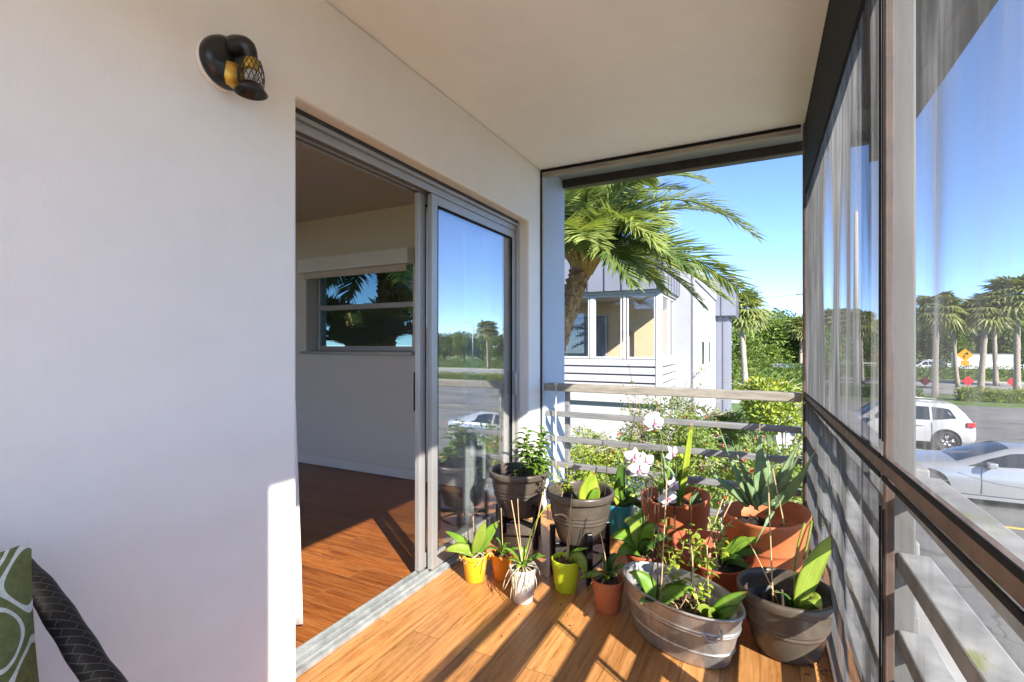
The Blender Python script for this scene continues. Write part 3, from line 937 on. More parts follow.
def big_grey_pot(p, rad, h, z0=0.0, soil=.62):
    c = p.b + V((0, 0, z0))
    rb = rad * .58
    def rr_(s): return rb + (rad * .90 - rb) * (s ** .62)
    prof = [(rb * .93, 0), (rb * .98, .006)]
    for i in range(1, 44):
        s = i / 44
        r = rr_(s)
        for zz in (.52, .60, .80):
            r += .0055 * math.exp(-((s - zz) / .016) ** 2)
        prof.append((r, s * (h - .035)))
    prof += [(rad * .915, h - .036)]
    p.add('pot', MB().lathe(prof + [(rad * .90, h - .034), (rr_(soil) - .006, h * soil - .02), (0, h * soil - .022)], c, 56), 'grey_pot')
    p.add('rim', MB().lathe([(rad * .905, h - .04), (rad * .985, h - .036), (rad, h - .030), (rad, h - .008), (rad * .985, h), (rad * .93, h + .001), (rad * .905, h - .008), (rad * .89, h - .05), (rad * .86, h - .11)], c, 56, cap=False), 'grey_pot')
    p.add('inside', MB().lathe([(rad * .888, h - .05), (rad * .80, h * soil), (0, h * soil + .001)], c, 48, cap=False), 'dark_pot_inside')
    p.b0 = c
    sv = p.b; 
    mb_r = rr_(soil) * .9
    soil_disc(p, mb_r, z0 + h * soil, 'soil', 70)

def terracotta_pot(p, rad, h, soil=.75, mat='terracotta', tilt=0.0, tdir=0.0, wavy=.0):
    rb = rad * .76
    def wob(th, r, z):
        return (z / h) ** 2 * (tilt * math.cos(th - tdir) + wavy * math.sin(2 * th + 1.0))
    prof = [(rb * .95, 0), (rb, .006)]
    for i in range(1, 15):
        s = i / 15
        prof.append((rb + (rad * .93 - rb) * s, s * h * .60))
    prof += [(rad * .935, h * .60), (rad * .955, h * .608), (rad * .96, h * .62), (rad * .985, h * .95), (rad * 1.0, h * .96), (rad * 1.0, h * .99), (rad * .985, h), (rad * .965, h), (rad * .955, h * .985), (rad * .90, h * soil), (0, h * soil - .004)]
    p.add('pot', MB().lathe(prof, p.b, 56, wob=wob), mat)
    soil_disc(p, rad * .895, h * soil, 'soil', 60)

def small_pot(p, rad, h, mat, rim=True, ear=False):
    rb = rad * .74
    prof = [(rb * .92, 0), (rb, .004), (rad * .95, h * .82)]
    prof += [(rad * .955, h * .83), (rad, h * .84), (rad, h * .985), (rad * .98, h)] if rim else [(rad, h * .985), (rad * .985, h)]
    prof += [(rad * .93, h), (rad * .91, h * .97), (rad * .87, h * .84), (0, h * .84)]
    p.add('pot', MB().lathe(prof, p.b, 40), mat)
    if ear:
        for sgn in (-1, 1):
            a = p.b + V((-SA * 0 + CA * sgn * rad * .98, SA * sgn * rad, h * .92))
            p.add('ear', MB().tube([a + V((0, 0, .012)), a + V((CA * sgn * .014, SA * sgn * .014, .004)), a + V((CA * sgn * .010, SA * sgn * .010, -.016)), a + V((0, 0, -.02))], .005, 7), mat)
    soil_disc(p, rad * .86, h * .86, 'bark_chips', 45)

def roots(p, centre, r, drop, n, out_=.03, mat='root'):
    mb = MB()
    for k in range(n):
        th = random.uniform(0, 6.28)
        a = centre + V((r * .4 * math.cos(th), r * .4 * math.sin(th), .02))
        e = r + random.uniform(.2, 1) * out_
        m_ = centre + V((e * math.cos(th + .3), e * math.sin(th + .3), random.uniform(0, .03)))
        z = centre + V(((e + random.uniform(-.01, .02)) * math.cos(th + random.uniform(-.3, .7)), (e + .005) * math.sin(th + random.uniform(-.3, .7)), -drop * random.uniform(.3, 1)))
        mb.tube(bez(a, m_, z, 8), .0022, 5)
    return p.add('roots', mb, mat)

def sprig(mb, a, tip, n, L, w, droop=.1):
    """leaves along a twig into mb"""
    a, tip = V(a), V(tip)
    ax = (tip - a).normalized()
    for k in range(n):
        s = (k + 1) / n
        p_ = a.lerp(tip, s)
        th = k * 2.4 + random.uniform(-.4, .4)
        sd = ax.orthogonal().normalized()
        sd.rotate(Quaternion(ax, th))
        d = (sd * .85 + ax * .45 + V((0, 0, -droop * random.uniform(0, 3)))).normalized()
        l_ = L * random.uniform(.65, 1.15)
        mb.blade(p_, p_ + d * l_ * .5 + ax * l_ * .12, p_ + d * l_ + V((0, 0, -l_ * .25)), w * random.uniform(.75, 1.1), 'ovate', .0012, .3, 5, (0, 0, 1))

def flower(p, c, face, size, turn=0.0, name='flower'):
    """a moth orchid: two broad petals, three sepals and a pink lip"""
    c = V(c); f = V(face).normalized()
    up = V((0, 0, 1)); sd = up.cross(f).normalized(); u = f.cross(sd).normalized()
    q = Quaternion(f, turn)
    sd.rotate(q); u.rotate(q)
    mb = MB()
    for (ang, L, w) in ((90, .50, .34), (215, .48, .32), (325, .48, .32)):
        d = sd * math.cos(R(ang)) + u * math.sin(R(ang))
        mb.blade(c - f * .003, c + d * L * size * .55 + f * .004, c + d * L * size - f * .010, w * size, 'ovate', .0012, .15, 8, f)
    for ang in (18, 162):
        d = sd * math.cos(R(ang)) + u * math.sin(R(ang))
        mb.blade(c + f * .002 + d * .003, c + d * .30 * size + f * .012, c + d * .54 * size - f * .004, .50 * size, 'ovate', .0012, .2, 9, f, .01)
    fl = p.add(name, mb, 'white_petal')
    lip = MB()
    lip.blade(c + f * .004, c + f * .022 - u * .004, c + f * .018 - u * .15 * size, .13 * size, 'ovate', .003, .5, 6, f)
    for sgn in (-1, 1):
        lip.blade(c + f * .004, c + f * .016 + sd * sgn * .07 * size, c + f * .022 + sd * sgn * .10 * size + u * .02 * size, .08 * size, 'ovate', .002, .4, 5, f)
    lo_ = p.add('lip', lip, 'pink_lip', fl)
    lo_.location = (0, 0, 0)
    return fl

TOCAM = V((SA, -CA, 0))                       # back along the line of sight
RIGHT = V((CA, SA, 0))
def off(base, r, f=0, z=0):
    """point beside a base: r metres along the picture's right, f towards the viewer, z up"""
    return V(base) + RIGHT * r + TOCAM * f + V((0, 0, z))

# -- plant stands
def plant_stand(label, base, top, turn, rad):
    t = thing('plant_stand', label, 'plant stand', base, 'black stands under the two raised pots', turn)
    for k in range(4):
        th = PI / 4 + k * PI / 2
        c = V((rad * math.cos(th), rad * math.sin(th), 0))
        rot = Quaternion((0, 0, 1), th).to_matrix()
        MB().obox(c + V((0, 0, top * .5 + .045)), .026, .030, top + .09, rot).build('leg', 'black_paint', t, .004)
    for k in range(2):
        th = PI / 4 + k * PI / 2
        rot = Quaternion((0, 0, 1), th).to_matrix()
        MB().obox((0, 0, top - .015 - k * .026), rad * 2 - .026, .026, .024, rot).build('crossbar', 'black_paint', t, .003)
    rot = Quaternion((0, 0, 1), PI / 4).to_matrix()
    lo = MB()
    lo.tube([(rad * math.cos(PI / 4 + k * PI / 2), rad * math.sin(PI / 4 + k * PI / 2), top * .42) for k in range(5)], .007, 8)
    lo.build('brace', 'black_paint', t)
    return t

PA = floor_pt(519, 3.0)
PB = floor_pt(580, 2.60)
plant_stand('black four-legged stand under the grey pot of basil by the glass door', PA, .165, R(20), .155)
plant_stand('black four-legged stand under the grey pot holding a single upright leaf', PB, .165, R(-8), .15)

# A: basil in a grey pot on a stand
p = Plant('potted_basil', 'basil plant in a big taupe pot raised on a stand by the glass door', 'potted plant', PA + V((0, 0, .1665)))
big_grey_pot(p, .187, .272, 0, .70)
fol = MB(); stem = MB()
root_ = off(p.b, .075, .0, .20)
for k in range(15):
    e = root_ + RIGHT * random.uniform(-.075, .11) + TOCAM * random.uniform(-.08, .08) + V((0, 0, random.uniform(.10, .33)))
    st_ = root_ + RIGHT * random.uniform(-.02, .03) + V((0, 0, -.01))
    stem.tube(bez(st_, (st_ + e) / 2 + V((0, 0, .05)), e, 6), .0025, 5)
    sprig(fol, st_.lerp(e, .35), e, 10, .072, .046, .12)
p.add('stem', stem, 'green_stem'); p.add('foliage', fol, 'basil_leaf')
th_ = MB(); st2 = MB()
for k in range(6):
    a = off(p.b, -.02 + .012 * k, -.10, .19); e = a + V((random.uniform(-.03, .03), random.uniform(-.02, .02), random.uniform(.06, .22)))
    st2.tube([a, e], .0014, 5); sprig(th_, a.lerp(e, .2), e, 14, .018, .006, 0)
p.add('herb_sprigs', th_, 'hedge_leaf'); p.add('stem', st2, 'green_stem')
# a long dry stalk arching out
p.add('stalk', MB().tube(bez(off(p.b, .13, .10, .26), off(p.b, .17, .12, .20), off(p.b, .165, .16, .02), 9), .0025, 6), 'dry_stem')

# B: grey pot with a single leaf
p = Plant('potted_plant', 'big taupe pot on a stand with a single upright rounded green leaf', 'potted plant', PB + V((0, 0, .1665)))
big_grey_pot(p, .18, .265, 0, .66)
s0 = off(p.b, .035, .02, .175)
p.leaf(s0, s0 + V((.0, 0, .09)), off(s0, .035, .01, .20), .125, 'vine_leaf', 'ovate', .003, TOCAM + V((.3, 0, .2)), .18)
p.leaf(off(s0, .01), off(s0, .02, .02, .05), off(s0, .05, .03, .12), .05, 'orchid_leaf', 'strap', .003, TOCAM)
p.stick(off(p.b, -.10, -.06, .17), off(p.b, -.085, -.06, .24), .003, 'dry_stem', name='twig')
p.stick(off(p.b, .13, -.02, .17), off(p.b, .155, -.02, .47), .003, 'dark_stake')
q_ = MB()
for k in range(5):
    a = off(p.b, -.06 + random.uniform(-.06, .05), -.13, .20); e = a + RIGHT * random.uniform(-.05, .04) + V((0, 0, random.uniform(.08, .17)))
    q_.tube([a, e], .0014, 5); sprig(q_, a, e, 8, .035, .022, .05)
p.add('sprigs', q_, 'vine_leaf')

# yellow pot orchid
b0 = floor_pt(475, 2.50)
p = Plant('potted_orchid', 'leafy orchid without flowers in a small yellow pot beside the glass door', 'potted plant', b0)
small_pot(p, .066, .135, 'yellow_plastic', True, True)
c0 = off(b0, 0, 0, .125)
p.leaf(c0, off(c0, .02, .03, .10), off(c0, .055, .05, .195), .062, 'orchid_leaf_pale', 'oval', .004, TOCAM + V((.5, 0, .8)))
p.leaf(c0, off(c0, .05, .02, .10), off(c0, .125, .02, .185), .066, 'orchid_leaf', 'oval', .004, TOCAM + V((.2, 0, .9)))
p.leaf(c0, off(c0, -.06, .03, .07), off(c0, -.155, .03, .035), .062, 'orchid_leaf_pale', 'oval', .004, V((0, 0, 1)) + TOCAM * .8)
p.leaf(c0, off(c0, -.07, -.03, .08), off(c0, -.165, -.06, .10), .052, 'orchid_leaf', 'oval', .004, V((0, 0, 1)) + TOCAM * .4)
p.add('stake', MB().tube(bez(c0, off(c0, -.09, 0, .17), off(c0, .045, 0, .255), 10), .003, 6), 'dark_stake')
p.stick(c0, off(c0, -.01, 0, .20), .0025, 'dry_stem')
roots(p, c0, .05, .05, 9, .03)
roots(p, off(c0, .05, .0, 0), .05, .06, 9, .05)

# small orange pot behind the white one
b0 = floor_pt(503, 2.52)
p = Plant('potted_orchid', 'small leafy plant in an orange pot half hidden behind the white pot', 'potted plant', b0)
small_pot(p, .062, .13, 'orange_plastic')
c0 = off(b0, 0, 0, .12)
for (a, r_l, z) in ((-.09, .05, .06), (-.04, .0, .10), (.04, .04, .09), (.10, .0, .04), (.0, .10, .05)):
    p.leaf(c0, off(c0, a * .5, r_l * .5, z), off(c0, a, r_l, z * .8), .042, 'orchid_leaf', 'oval', .003)
p.stick(c0, off(c0, -.01, 0, .24), .0025, 'dry_stem')

# white pot with hanging roots
b0 = floor_pt(523, 2.30)
p = Plant('potted_orchid', 'orchid with tangled pale roots hanging over a small white pot', 'potted plant', b0)
small_pot(p, .064, .16, 'white_ceramic', True)
c0 = off(b0, 0, 0, .15)
roots(p, c0, .058, .12, 17, .028)
roots(p, off(c0, .0, .03, .01), .05, .05, 11, .05)
for (a, f, z, w_) in ((-.07, .03, .06, .036), (.085, .02, .085, .040), (.04, .05, .07, .036), (-.10, -.02, .10, .034), (.11, -.02, .06, .034), (.0, -.04, .10, .036)):
    p.leaf(c0, off(c0, a * .5, f * .5, z), off(c0, a, f, z * .85), w_, 'orchid_leaf', 'oval', .003)
p.leaf(c0, off(c0, -.01, .05, .06), off(c0, -.035, .06, .01), .034, 'vine_leaf', 'oval', .003)
p.stick(c0, off(c0, -.055, 0, .32), .0032, 'dry_stem')
p.stick(c0, off(c0, -.025, .01, .33), .0026, 'dry_stem', -.01)
p.add('stem', MB().tube(bez(c0, off(c0, .04, 0, .25), off(c0, .13, .0, .30), 10), .003, 6), 'vine_leaf')
p.add('stem', MB().tube(bez(c0, off(c0, .06, -.01, .16), off(c0, .095, .0, .36), 10), .0028, 6), 'dry_stem')

# lime pot
b0 = floor_pt(566, 2.40)
p = Plant('potted_orchid', 'drooping single-leaf orchid with arched dry stems in a lime green pot', 'potted plant', b0)
small_pot(p, .072, .155, 'lime_plastic', False)
c0 = off(b0, 0, 0, .14)
p.leaf(off(c0, .02, .02), off(c0, .07, .06, .09), off(c0, .085, .085, -.045), .058, 'orchid_leaf_pale', 'oval', .004, TOCAM + V((.4, 0, .3)))
p.leaf(c0, off(c0, .04, -.01, .06), off(c0, .12, -.02, .055), .045, 'orchid_leaf', 'oval', .004)
p.add('stalk', MB().tube(bez(c0, off(c0, .06, 0, .26), off(c0, -.055, 0, .225), 10), .0038, 6), 'dry_stem')
p.add('stalk', MB().tube(bez(off(c0, .01), off(c0, .02, 0, .20), off(c0, .045, 0, .20), 8), .003, 6), 'dry_stem')
p.stick(c0, off(c0, .03, 0, .33), .003, 'dry_stem')

# small terracotta pot in front
b0 = floor_pt(608, 2.22)
p = Plant('potted_orchid', 'dark leafed orchid in a small clay-orange pot left of the metal tub', 'potted plant', b0)
small_pot(p, .074, .145, 'terracotta', False)
c0 = off(b0, 0, 0, .13)
for (a, f, z, w_, mt) in ((-.135, .03, .02, .058, 'orchid_leaf'), (-.045, .0, .12, .055, 'orchid_leaf_dark'), (.05, -.02, .11, .052, 'orchid_leaf_dark'), (.09, .03, .07, .05, 'orchid_leaf'), (-.09, .08, .05, .05, 'orchid_leaf_pale'), (.02, .09, .06, .046, 'orchid_leaf_dark')):
    p.leaf(c0, off(c0, a * .45, f * .4, z * .8 + .04), off(c0, a, f, z), w_, mt, 'oval', .004)
p.stick(c0, off(c0, -.035, .0, .22), .003, 'dry_stem', .01)
roots(p, c0, .05, .04, 8, .02)

# teal pot far back by the railing
b0 = floor_pt(619, 3.10)
p = Plant('potted_orchid', 'dark strap-leafed plant in a teal pot at the far railing', 'potted plant', b0)
small_pot(p, .092, .20, 'teal_plastic', False)
c0 = off(b0, 0, 0, .18)
for (a, f, z, w_, mt) in ((.015, .02, .27, .065, 'orchid_leaf_dark'), (-.03, .03, .17, .06, 'orchid_leaf'), (.10, .02, .10, .055, 'orchid_leaf_dark'), (.13, .04, .03, .05, 'orchid_leaf_dark'), (-.08, .04, .08, .055, 'vine_leaf'), (.20, .05, -.05, .04, 'orchid_leaf_dark')):
    p.leaf(c0, off(c0, a * .4, f * .4, abs(z) * .7 + .05), off(c0, a, f, z), w_, mt, 'oval', .003, TOCAM + V((0, 0, .8)))
p.stick(c0, off(c0, .10, .0, .58), .0035, 'dark_stake')

# broad leaves behind the tub (pot mostly hidden)
b0 = floor_pt(643, 2.46)
p = Plant('potted_orchid', 'broad bright-leafed orchid standing behind the left end of the metal tub', 'potted plant', b0)
small_pot(p, .085, .16, 'terracotta_dark')
c0 = off(b0, 0, 0, .15)
for (a, f, z, w_, mt) in ((-.17, .05, .10, .085, 'orchid_leaf'), (-.10, .02, .165, .085, 'orchid_leaf_pale'), (-.155, .10, .03, .075, 'orchid_leaf'), (.06, .05, .14, .08, 'orchid_leaf'), (.12, .02, .08, .075, 'orchid_leaf_dark'), (.02, .11, .06, .075, 'orchid_leaf_dark'), (-.02, -.03, .19, .07, 'orchid_leaf')):
    p.leaf(c0, off(c0, a * .45, f * .4, z * .85 + .05), off(c0, a, f, z), w_, mt, 'oval', .004, TOCAM * .8 + V((0, 0, .8)))
for (a, h_) in ((-.005, .34), (.03, .36), (.055, .41)):
    p.stick(c0, off(c0, a, 0, h_), .0035, 'dark_stake')
p.add('stem', MB().tube(bez(c0, off(c0, .07, 0, .20), off(c0, .09, 0, .11), 9), .004, 6), 'pink_lip', label='reddish arched flower stem')

# C: terracotta pot with the flowering orchids
bC = floor_pt(675, 2.85)
p = Plant('flowering_orchid', 'white flowering moth orchid in a large terracotta pot near the far railing', 'potted plant', bC)
terracotta_pot(p, .195, .33, .80, 'terracotta', .012, .5, .004)
c0 = off(bC, -.06, .02, .27)
fc = TOCAM + V((.25, -.1, .05))
spk = [at(655, 462, 2.78), at(656, 445, 2.75)]
p.add('flower_stem', MB().tube(smooth_path([c0, off(c0, -.03, .02, .22), at(662, 440, 2.79), at(655, 424, 2.76)], 5), .0035, 6), 'green_stem')
p.add('flower_stem', MB().tube(smooth_path([c0, off(c0, -.05, .03, .15), at(652, 468, 2.74), at(640, 455, 2.70)], 5), .0035, 6), 'green_stem')
p.add('flower_stem', MB().tube(smooth_path([off(c0, .05), off(c0, .04, .05, .12), at(676, 462, 2.7), at(672, 448, 2.68)], 5), .003, 6), 'green_stem')
for (u, v, d, s_, tn, fdir) in ((654, 424, 2.72, .122, .1, (.2, 0, .1)), (634, 458, 2.68, .118, -.15, (-.2, 0, .1)), (645, 462, 2.66, .115, .2, (.3, 0, 0)), (639, 470, 2.64, .118, .0, (0, 0, .15)), (672, 454, 2.66, .100, .5, (1.2, 0, 0)), (673, 486, 2.60, .100, -.3, (1.4, -.1, 0)), (668, 499, 2.56, .110, .3, (.1, 0, .3)), (652, 418, 2.78, .10, .4, (-.5, .2, .5))):
    flower(p, at(u, v, d), TOCAM + V(fdir), s_, tn)
bd = at(681, 456, 2.66)
p.add('bud', MB().lathe([(0, -.016), (.011, -.010), (.014, 0), (.010, .010), (0, .015)], bd, 14), 'vine_leaf')
p.add('flower_stem', MB().tube(bez(at(673, 500, 2.58), at(664, 492, 2.62), off(c0, .02, .05, .02), 8), .003, 6), 'green_stem')
for k in range(22):
    a = random.uniform(-.13, .13); f = random.uniform(-.08, .09); L = random.uniform(.12, .34)
    s0 = off(bC, -.02 + random.uniform(-.07, .06), random.uniform(-.05, .05), .265)
    p.leaf(s0, off(s0, a * .3, f * .3, L * .8), off(s0, a, f, L * random.uniform(.45, 1.0)), random.uniform(.010, .018), random.choice(['shrub_leaf', 'orchid_leaf', 'aloe_leaf']), 'strap', .0015, TOCAM + V((0, 0, .4)), .3, 'blade', 0, 9)
s0 = off(bC, .03, .0, .27)
p.leaf(s0, off(s0, .03, 0, .22), at(692, 421, 2.82), .038, 'vine_leaf', 'strap', .002, TOCAM, .3, 'blade', 0)
for (a, h_) in ((.10, .10), (.115, .14), (.13, .09), (.09, .12)):
    s0 = off(bC, a, .02, .265)
    p.leaf(s0, off(s0, .0, 0, h_ * .5), off(s0, .01, .01, h_), .03, 'aloe_leaf', 'taper', .008, TOCAM, .4, 'blade', 0)
p.stick(c0, off(c0, -.02, .02, .28), .0045, 'dark_stake')
p.stick(off(bC, -.06, .21, .02), off(bC, -.075, .20, .40), .0045, 'dark_stake')
p.stick(off(bC, .02, .21, .02), off(bC, .02, .205, .33), .0038, 'dry_stem')

# D: aloe in a terracotta pot
bD = floor_pt(766, 2.40)
p = Plant('potted_aloe', 'spiky grey-green aloe in a large terracotta pot in the right corner', 'potted plant', bD)
terracotta_pot(p, .192, .385, .80, 'terracotta', .020, .6, .006)
a0 = at(762, 503, 2.38)
for (u, v, dd, w_, bu, bv, k) in ((717, 421, 2.42, .034, 738, 485, 'a'), (760, 422, 2.36, .062, 757, 470, 'a'), (744, 477, 2.30, .050, 752, 494, 'a'), (776, 456, 2.30, .040, 770, 488, 'a'), (803, 433, 2.42, .045, 782, 478, 'a'), (800, 452, 2.34, .042, 784, 486, 'a'),
                                  (818, 444, 2.22, .040, 798, 492, 'a'), (700, 463, 2.34, .040, 732, 492, 'a'), (790, 470, 2.48, .040, 774, 490, 'a'), (735, 450, 2.5, .036, 748, 480, 'a'), (768, 445, 2.5, .045, 766, 480, 'a')):
    s0 = a0 + RIGHT * (u - 762) / 900 + V((0, 0, random.uniform(-.02, 0)))
    p.leaf(s0, at(bu, bv, (dd + 2.38) / 2), at(u, v, dd), w_ * 1.5, 'aloe_leaf', 'taper', .021, TOCAM * .7 + V((0, 0, .6)) + RIGHT * (762 - u) / 90, .45, 'leaf', 0, 14)
p.leaf(off(a0, -.03, .10, -.01), off(a0, -.055, .26, .10), at(753, 548, 2.13), .032, 'aloe_leaf', 'taper', .010, TOCAM + V((0, 0, .6)), .4, 'leaf', 0, 12)
p.stick(off(bD, .035, .12, .30), at(771, 462, 2.26), .0040, 'dry_stem')
p.add('stalk', MB().tube(bez(off(bD, .16, .10, .37), off(bD, .11, .2, .43), off(bD, .06, .21, .24), 10), .0055, 7), 'shrub_leaf_yellow')

# E: low terracotta pot in the middle
bE = floor_pt(712, 2.30)
p = Plant('potted_plant', 'low terracotta pot of leafy shoots in the middle behind the metal tub', 'potted plant', bE)
terracotta_pot(p, .18, .245, .78, 'terracotta_dark', .030, PI * .75, .008)
c0 = off(bE, .03, .03, .19)
for (a, f, z, w_) in ((.11, .05, .13, .045), (.16, .06, .07, .045), (.05, .12, .06, .04), (.19, .02, .12, .04), (.09, .11, .02, .038)):
    p.leaf(c0, off(c0, a * .4, f * .5, z * .7 + .03), off(c0, a, f, z), w_, random.choice(['orchid_leaf', 'orchid_leaf_dark']), 'strap', .004, TOCAM * .6 + V((0, 0, .8)))
for (a, b_) in (((-.06, .02, .17), (.06, -.02, .47)), ((-.02, .0, .17), (.10, -.02, .46)), ((.02, .02, .17), (-.03, .03, .40)), ((-.03, .0, .17), (.13, -.05, .36))):
    p.add('dry_stem', MB().tube(bez(off(bE, *a), off(bE, (a[0] + b_[0]) * .3, 0, .34), off(bE, *b_), 9), .0032, 6), 'dry_stem')
vm = MB(); vs_ = MB()
for k in range(9):
    a = off(bE, random.uniform(-.12, .02), random.uniform(.0, .12), .18); e = a + RIGHT * random.uniform(-.10, .06) + TOCAM * random.uniform(.0, .10) + V((0, 0, random.uniform(.05, .20)))
    vs_.tube([a, (a + e) / 2 + V((0, 0, .03)), e], .0018, 5)
    sprig(vm, a.lerp(e, .3), e, 6, .045, .026, .1)
p.add('vine_stem', vs_, 'green_stem'); p.add('vine', vm, 'vine_leaf')

# ---- galvanised tub
tc = V((-.295, 2.085, 0))
p = Plant('planted_tub', 'oval galvanised metal tub planted with orchids and a small vine', 'planter', tc)
ang = R(-29.5)
rotz = Quaternion((0, 0, 1), ang).to_matrix()
LA, LB, TH = .264, .155, .200
def tubr(s):
    return .80 + .20 * s
prof = [(.775, 0), (.79, .004)]
for i in range(1, 60):
    s = i / 60
    r = tubr(s)
    for zz in (.30, .66, .72):
        r += .026 * math.exp(-((s - zz) / .016) ** 2)
    prof.append((r, s * TH))
prof += [(1.0, TH), (1.022, TH + .002), (1.03, TH + .008), (1.02, TH + .014), (1.0, TH + .013), (.985, TH + .004), (.965, TH - .03), (.90, TH * .62), (0, TH * .62 - .002)]
o_ = p.add('tub', MB().lathe(prof, tc, 72, LA, LB, frame=rotz), 'galvanised')
mb = MB().lathe([(.90, TH * .60), (.6, TH * .655), (.3, TH * .64), (0, TH * .66)], tc, 40, LA, LB, wob=lambda th, r, z: .006 * math.sin(7 * th + r * 9), frame=rotz)
for k in range(90):
    th = random.uniform(0, 6.28); q = .86 * math.sqrt(random.random()); s = random.uniform(.004, .012)
    mb.obox(tc + rotz @ V((LA * q * math.cos(th), LB * q * math.sin(th), TH * .66)), s * 2, s, s * .8, Quaternion((random.uniform(-1, 1), random.uniform(-1, 1), random.uniform(-1, 1)), random.uniform(0, 3)).to_matrix())
p.add('soil', mb, 'bark_chips')
def tub_pt(a, b_, z):
    return tc + rotz @ V((a, b_, z))
for sgn in (1, -1):
    th0 = R(-36) if sgn > 0 else R(144)
    ctr = V((LA * math.cos(th0), LB * math.sin(th0), 0)); nn_ = V((math.cos(th0) / LA, math.sin(th0) / LB, 0)).normalized(); tt_ = V((-nn_.y, nn_.x, 0))
    hp = []
    for (a_, o_2, z_) in ((-.030, -.012, -.030), (-.032, .008, -.040), (-.024, .008, -.060), (0, .007, -.067), (.024, .008, -.060), (.032, .008, -.040), (.030, -.012, -.030)):
        q2 = ctr + tt_ * a_ + nn_ * o_2
        hp.append(tub_pt(q2.x, q2.y, TH + z_))
    p.add('handle', MB().tube(smooth_path(hp, 4), .004, 8), 'galvanised')
# leaves in the tub
c1 = at(657, 606, 1.98)
p.leaf(c1, at(650, 578, 2.02), at(629, 572, 2.02), .072, 'orchid_leaf', 'oval', .004, TOCAM * .8 + V((.2, 0, .8)))
p.leaf(c1, at(672, 586, 1.98), at(697, 590, 1.98), .060, 'orchid_leaf', 'oval', .004, TOCAM * .5 + V((.2, 0, 1)))
p.leaf(c1, at(664, 592, 2.02), at(684, 580, 2.06), .055, 'orchid_leaf', 'oval', .004, TOCAM * .5 + V((.2, 0, 1)))
p.leaf(c1, at(648, 596, 1.9), at(640, 604, 1.85), .05, 'orchid_leaf_dark', 'oval', .004)
c2 = at(711, 622, 1.85)
p.leaf(c2, at(722, 604, 1.83), at(748, 592, 1.80), .062, 'orchid_leaf', 'oval', .004, TOCAM * .8 + V((.1, 0, .9)))
p.leaf(c2, at(704, 606, 1.84), at(697, 609, 1.80), .050, 'orchid_leaf_pale', 'oval', .004, TOCAM + V((0, 0, .5)))
p.leaf(c2, at(712, 607, 1.82), at(709, 617, 1.76), .045, 'orchid_leaf_pale', 'oval', .004, TOCAM + V((0, 0, .5)))
p.leaf(c2, at(728, 612, 1.80), at(741, 607, 1.76), .048, 'orchid_leaf_dark', 'oval', .004, TOCAM * .6 + V((0, 0, .8)))
for (u0, v0, u1, v1, d, mt, r_s) in ((657, 604, 659, 492, 1.99, 'dark_stake', .0032), (652, 606, 655, 505, 2.03, 'dark_stake', .0028), (660, 612, 667, 478, 1.97, 'dry_stem', .0032), (697, 626, 691, 540, 1.93, 'dry_stem', .0032), (709, 618, 707, 545, 1.95, 'dry_stem', .0028), (694, 622, 688, 520, 2.02, 'dark_stake', .0028)):
    a = at(u0, v0, d); a.z = min(a.z, TH * .7)
    p.stick(a, at(u1, v1, d), r_s, mt)
vm = MB(); vs_ = MB()
for (u0, v0, u1, v1, d) in ((690, 615, 672, 548, 2.0), (688, 615, 655, 535, 2.03), (692, 615, 694, 552, 1.98), (690, 612, 716, 566, 1.95), (676, 590, 666, 518, 2.05), (690, 612, 704, 590, 1.9), (668, 590, 684, 540, 2.06)):
    a = at(u0, v0, d); e = at(u1, v1, d + .02)
    vs_.tube(bez(a, (a + e) / 2 + RIGHT * random.uniform(-.02, .02), e, 6), .002, 5)
    sprig(vm, a.lerp(e, .35), e, 8, .044, .026, .1)
p.add('vine_stem', vs_, 'green_stem'); p.add('vine', vm, 'vine_leaf')
tw = MB()
for k in range(12):
    a = tub_pt(random.uniform(-.05, .14), random.uniform(-.07, .07), TH * .66)
    e = a + V((random.uniform(-.06, .06), random.uniform(-.05, .05), random.uniform(.03, .12)))
    tw.tube(bez(a, (a + e) / 2 + V((random.uniform(-.03, .03), 0, .02)), e, 6), .0025, 5)
p.add('dry_stems', tw, 'dry_stem')

# F: grey pot in front right
bF = floor_pt(786, 1.93)
p = Plant('potted_orchid', 'glossy two-leafed orchid in a wide taupe pot at the front right', 'potted plant', bF)
big_grey_pot(p, .179, .245, 0, .62)
c0 = at(797, 594, 1.88)
c0.z = .165
p.leaf(c0, at(806, 560, 1.88), at(838, 533, 1.86), .088, 'orchid_leaf_pale', 'oval', .005, TOCAM * 1.0 + V((.25, 0, .35)))
p.leaf(off(c0, .01, .03), at(808, 583, 1.79), at(822, 611, 1.74), .066, 'orchid_leaf_pale', 'oval', .005, TOCAM * .8 + V((-.1, 0, .7)))
p.leaf(c0, at(800, 570, 1.92), at(822, 560, 1.96), .055, 'orchid_leaf_dark', 'oval', .004, TOCAM * .5 + V((0, 0, .8)))
p.leaf(off(c0, -.02), at(786, 588, 1.86), at(774, 592, 1.84), .04, 'orchid_leaf_dark', 'oval', .004)
p.stick(off(c0, -.075, -.03), at(768, 478, 1.95), .0032, 'dry_stem', 0)
p.stick(off(c0, -.05, -.01), at(748, 540, 1.93), .0028, 'dry_stem', .01)
p.add('stalk', MB().tube(bez(c0, at(789, 560, 1.88), at(805, 523, 1.90), 10), .0040, 7), 'shrub_leaf_yellow')
p.stick(off(c0, -.07, .03), off(c0, -.075, .03, .11), .007, 'dark_stake', name='clip')

